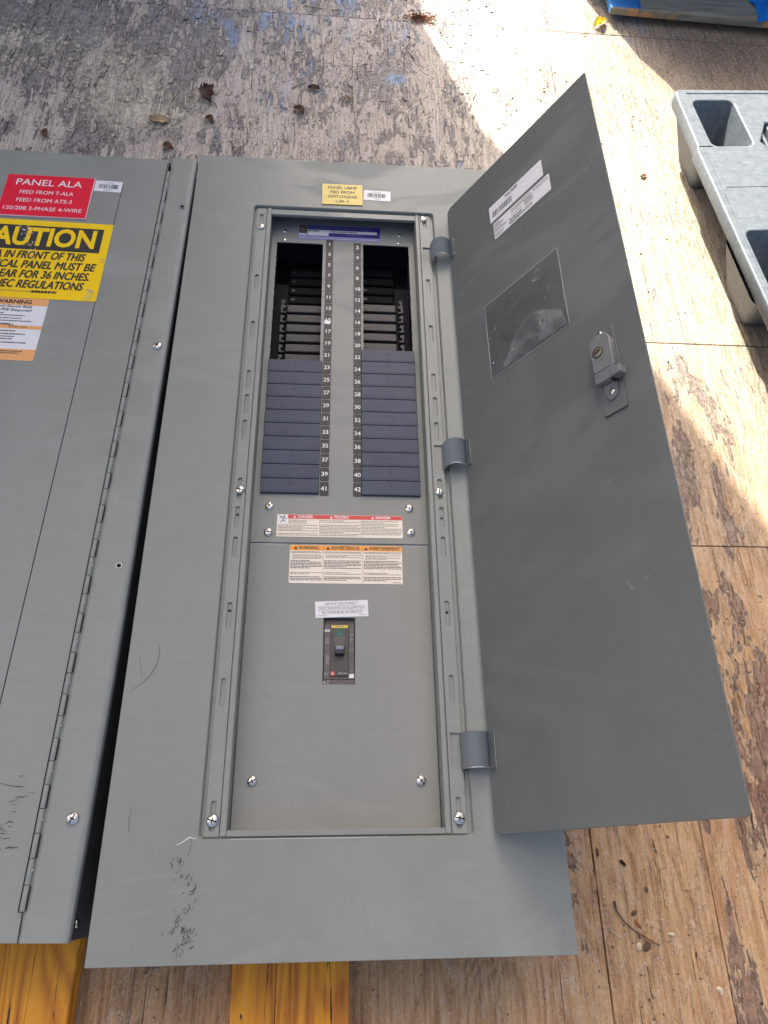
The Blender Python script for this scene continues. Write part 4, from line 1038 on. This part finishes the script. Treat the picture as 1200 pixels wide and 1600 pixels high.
for j in range(NW + 1):
    row = []
    for i in range(NW + 1):
        u, v = i / NW, j / NW
        x = .372 + .26 * u + .012 * math.sin(v * 5.) * (1 - u); y = -.012 + .15 * v + .008 * math.sin(u * 9.)
        z = .0355 + .040 * math.sin(min(1, u * 3) * 1.5) * math.sin(min(1, v * 3 + .15) * 1.5) + .012 * mnoise.noise(Vector((u * 9, v * 5, 1.)))
        row.append(b.bm.verts.new((x, y, max(.0356, z))))
    gw.append(row)
ib = b.mi('bluewrap')
for j in range(NW):
    for i in range(NW):
        f = b.bm.faces.new((gw[j][i], gw[j][i + 1], gw[j + 1][i + 1], gw[j + 1][i])); f.material_index = ib; f.smooth = True
tl = b.build('wrap_fold', ld)

# ================================================================== LEAVES AND DEBRIS
def leaf(name, x, y, s_, mat, rot, label, cat='leaf', curl=.5, seed=0, group='dry leaves on the floor'):
    rs = random.Random(seed); b = B(); n = 9; k = b.mi(mat); rows_ = []
    for i in range(n + 1):
        t_ = i / n; w = s_ * .30 * math.sin(math.pi * min(1, t_ * .93 + .05)) * (1 + .35 * (rs.random() - .5) + (.3 if i % 2 else 0))
        z = s_ * (.03 + curl * .10 * math.sin(t_ * 3.1) + .05 * rs.random())
        cx = s_ * (t_ - .5); cy = s_ * .10 * math.sin(t_ * 4 + seed)
        rows_.append([b.bm.verts.new((cx, cy + w * q, z + abs(q) ** 1.5 * s_ * curl * .13 * (1 + .9 * rs.random()))) for q in (-1, -.5, 0, .5, 1)])
    for a, c in zip(rows_, rows_[1:]):
        for j in range(4):
            f = b.bm.faces.new((a[j], c[j], c[j + 1], a[j + 1])); f.material_index = k; f.smooth = False
    o = b.build(name); so = o.modifiers.new('s', 'SOLIDIFY'); so.thickness = .0006
    st = B(); st.tube([(s_ * .45, 0, s_ * .06), (s_ * .62, s_ * .04, s_ * .05), (s_ * .78, s_ * .02, s_ * .02)], s_ * .016, 'twig', 5); st.build('stem', o)
    o.location = (x, y, FZ + .0006); o.rotation_euler.z = rot; tag(o, label, cat, group); return o
leaf('leaf', .8912, 1.9884, .040, 'leafy', .5, 'bright yellow curled leaf on the sunlit floor', curl=1.2, seed=4, group=None)
leaf('dry_leaf', -.048, 1.618, .056, 'leafd', -1.0, 'largest dark brown crumpled leaf above the gap between the panels', curl=.9, seed=1)
leaf('dry_leaf', -.036, 1.535, .024, 'leafb', 2.4, 'small rusty brown leaf just below the largest crumpled leaf', curl=1.2, seed=2)
leaf('dry_leaf', .1837, 1.6659, .027, 'leafd', -.2, 'reddish brown folded leaf left of the knot in the plywood', curl=.8, seed=3)
leaf('dry_leaf', .1534, 1.586, .028, 'leafb', -.8, 'grey brown crinkled leaf nearest the top edge of the open panel', curl=1.0, seed=5)
leaf('seed_pod', .2589, 1.6347, .016, 'leafp', .4, 'pale tan seed pod just below the knot in the plywood', 'seed pod', 1.3, 6, group=None)
leaf('dry_leaf', -.3649, 1.462, .026, 'leafb', -.8, 'brown curled leaf just above the closed panel at the left', curl=1.0, seed=7)
leaf('dry_leaf', -.1394, 1.527, .042, 'leafp', .25, 'long pale curled leaf lying above the closed panel', curl=.6, seed=8)
leaf('dry_leaf', -.1125, 1.446, .025, 'leafb', -.7, 'brown leaf scrap right beside the top edge of the closed panel', curl=1.0, seed=9)
leaf('leaf_scrap', .907, 1.435, .016, 'leafb', .3, 'tiny brown leaf scrap on the sunlit floor beside the door edge', curl=.6, seed=10, group=None)
# rusty needle clump in the plywood seam
b = B(); rs = random.Random(9)
for _ in range(190):
    x, y = rs.gauss(0, .016), rs.gauss(0, .008); a = rs.uniform(0, 6.28); l = rs.uniform(.008, .022); z = abs(rs.gauss(0, .004))
    b.poly([(x, y, z), (x + l * .5 * math.cos(a), y + l * .5 * math.sin(a), z + .006 * rs.random() + .001), (x + l * math.cos(a), y + l * math.sin(a), z * .5), (x + l * .5 * math.cos(a) + .0009, y + l * .5 * math.sin(a) + .0009, z + .002)], 'fuzz')
o = b.build('needle_clump'); o.location = (.4349, 1.9600, FZ + .001); tag(o, 'rust brown clump of dry needles on the seam at the shadow edge', 'debris')
# twigs
def twig(pts, r, label, mat='twig', head=0):
    b = B(); n = len(pts); b.tube([(x, y, z) for x, y, z in pts], [r * (1.6 if (head and i == 0) else 1 - .5 * i / n) for i in range(n)], mat, 6)
    o = b.build('twig'); o.location = (0, 0, FZ); tag(o, label, 'twig', 'twigs and stems on the floor'); return o
twig([(.6146, .0436, .004), (.6165, .0330, .003), (.6230, .0220, .003), (.6340, .0120, .002), (.6480, .0030, .003), (.6600, -.0040, .003), (.6671, -.0070, .002)], .0011, 'thin curved brown stem on the planks right of the open panel', head=1)
twig([(.845, 1.935, .002), (.850, 1.945, .005), (.862, 1.965, .003)], .0012, 'short grey twig left of the yellow leaf')
twig([(.6045, .0120, .0015), (.610, .0070, .002), (.618, .0010, .0015)], .0008, 'pale sliver left of the thin curved stem', 'straw')
twig([(-.135, 2.02, .003), (-.1500, 1.95, .003), (-.160, 1.875, .002)], .0009, 'long pale straw crossing the seam at the top left', 'straw')
twig([(.155, 1.985, .002), (.20, 1.975, .003), (.245, 1.976, .002)], .0014, 'pale splinter above the seam at the top centre', 'straw')
twig([(.135, 1.665, .002), (.150, 1.678, .003), (.166, 1.688, .002)], .0016, 'pale wood splinter left of the reddish brown folded leaf', 'straw')
# small crumbs near the stem
cr = [(.6020, .1010, .006, 'leafb'), (.6345, .0880, .006, 'under'), (.6400, .0300, .005, 'leafb'), (.6430, .0170, .007, 'fuzz'), (.6425, .0030, .003, 'twig'), (.6500, -.0080, .007, 'twig'), (.6400, -.0070, .005, 'straw'), (.6610, .0560, .004, 'twig'), (.7130, -.0180, .004, 'twig'), (.685, .004, .005, 'straw'), (.735, -.056, .005, 'straw'), (.737, -.060, .004, 'straw')]
for i, (x, y, s_, mt_) in enumerate(cr):
    pass
b = B(); rs = random.Random(31)
for (x, y, s_, mt_) in cr + [(rs.uniform(.58, .95), rs.uniform(-.1, .5), rs.uniform(.001, .0026), rs.choice(('twig', 'straw', 'leafb'))) for _ in range(90)] \
        + [(rs.uniform(-.5, .55), rs.uniform(1.36, 2.1), rs.uniform(.0012, .003), rs.choice(('straw', 'straw', 'leafb', 'under', 'leafp'))) for _ in range(260)] \
        + [(rs.uniform(.6, .95), rs.uniform(.9, 2.05), rs.uniform(.0012, .0030), rs.choice(('twig', 'leafb', 'under', 'greyink'))) for _ in range(150)] \
        + [(.705 + rs.gauss(0, .045), 1.64 + rs.gauss(0, .09), rs.uniform(.0015, .0040), rs.choice(('twig', 'leafb', 'under'))) for _ in range(34)]:
    n = 6; a0 = rs.uniform(0, 6.28); el = rs.uniform(.25, .9); ring = []
    for k in range(n):
        a = 2 * math.pi * k / n; q = s_ * rs.uniform(.7, 1.2); u, v = q * math.cos(a), q * el * math.sin(a)
        ring.append((x + u * math.cos(a0) - v * math.sin(a0), y + u * math.sin(a0) + v * math.cos(a0)))
    vb = [b.bm.verts.new((px, py, .0003)) for px, py in ring]; vt = b.bm.verts.new((x, y, s_ * rs.uniform(.3, .7))); mi_ = b.mi(mt_)
    for k in range(n):
        f = b.bm.faces.new((vb[k], vb[(k + 1) % n], vt)); f.material_index = mi_
o = b.build('crumbs'); o.location = (0, 0, FZ + .0005); tag(o, 'small crumbs of bark and wood scattered over the floor', 'debris', kind='stuff')
# curled veneer flakes still lying on the sheets (they take the colour of the sheet)
b = B(); rs = random.Random(41); mi_ = b.mi('floor'); me_ = b.mi('under')
for _ in range(620):
    if rs.random() < .93: x, y = rs.uniform(-.50, .62), rs.uniform(1.38, 2.12)
    else: x, y = rs.uniform(.58, .90), rs.uniform(-.08, .50)
    l = rs.uniform(.006, .030); w = rs.uniform(.0018, .008); n = 5; t0 = rs.gauss(0, .12); lift = rs.uniform(.0008, .0028)
    left = [(-w * rs.uniform(.5, 1.), -l + 2 * l * k / n) for k in range(n + 1)]; right = [(w * rs.uniform(.5, 1.), -l + 2 * l * k / n) for k in range(n + 1)]
    side = rs.choice((-1, 1))
    def P3(u, v, hi): return b.bm.verts.new((x + u * math.cos(t0) - v * math.sin(t0), y + u * math.sin(t0) + v * math.cos(t0), hi))
    zl = [lift * (.6 + .4 * math.sin(k * 1.3 + x * 50)) if side < 0 else .0002 for k in range(n + 1)]; zr = [lift * (.6 + .4 * math.sin(k * 1.7 + y * 50)) if side > 0 else .0002 for k in range(n + 1)]
    L_ = [P3(u, v, z) for (u, v), z in zip(left, zl)]; R_ = [P3(u, v, z) for (u, v), z in zip(right, zr)]
    for k in range(n):
        f = b.bm.faces.new((L_[k], R_[k], R_[k + 1], L_[k + 1])); f.material_index = mi_
    E_, pts_ = (L_, left) if side < 0 else (R_, right)
    G_ = [P3(u - side * .0002, v, -.0004) for (u, v) in pts_]
    for k in range(n):
        f = b.bm.faces.new((E_[k], E_[k + 1], G_[k + 1], G_[k])); f.material_index = me_
o = b.build('veneer_flakes'); o.location = (0, 0, FZ + .0006); tag(o, 'lifted flakes of veneer on the worn plywood', 'wood flakes', kind='stuff')
# standing splinters and flakes torn from the plywood
b = B(); rs = random.Random(77)
for _ in range(1500):
    if rs.random() < .7: x, y = rs.uniform(-.55, .62), rs.uniform(1.36, 2.15)
    else: x, y = rs.uniform(.55, 1.0), rs.uniform(-.1, 1.0)
    l = rs.uniform(.002, .013) * (1 if rs.random() < .8 else 1.8); a = rs.gauss(math.pi / 2, .35) if rs.random() < .8 else rs.uniform(0, 3.14); w = rs.uniform(.0003, .0011)
    dx, dy = math.cos(a), math.sin(a); z = rs.uniform(.0003, .0018)
    b.poly([(x, y, .0003), (x + dy * w, y - dx * w, .0004), (x + dx * l + dy * w * .4, y + dy * l - dx * w * .4, z), (x + dx * l, y + dy * l, z + .0003)], rs.choice(('straw', 'straw', 'leafp')))
o = b.build('wood_splinters'); o.location = (0, 0, FZ + .0003); tag(o, 'fine pale splinters lifting from the worn plywood', 'splinters', kind='stuff')
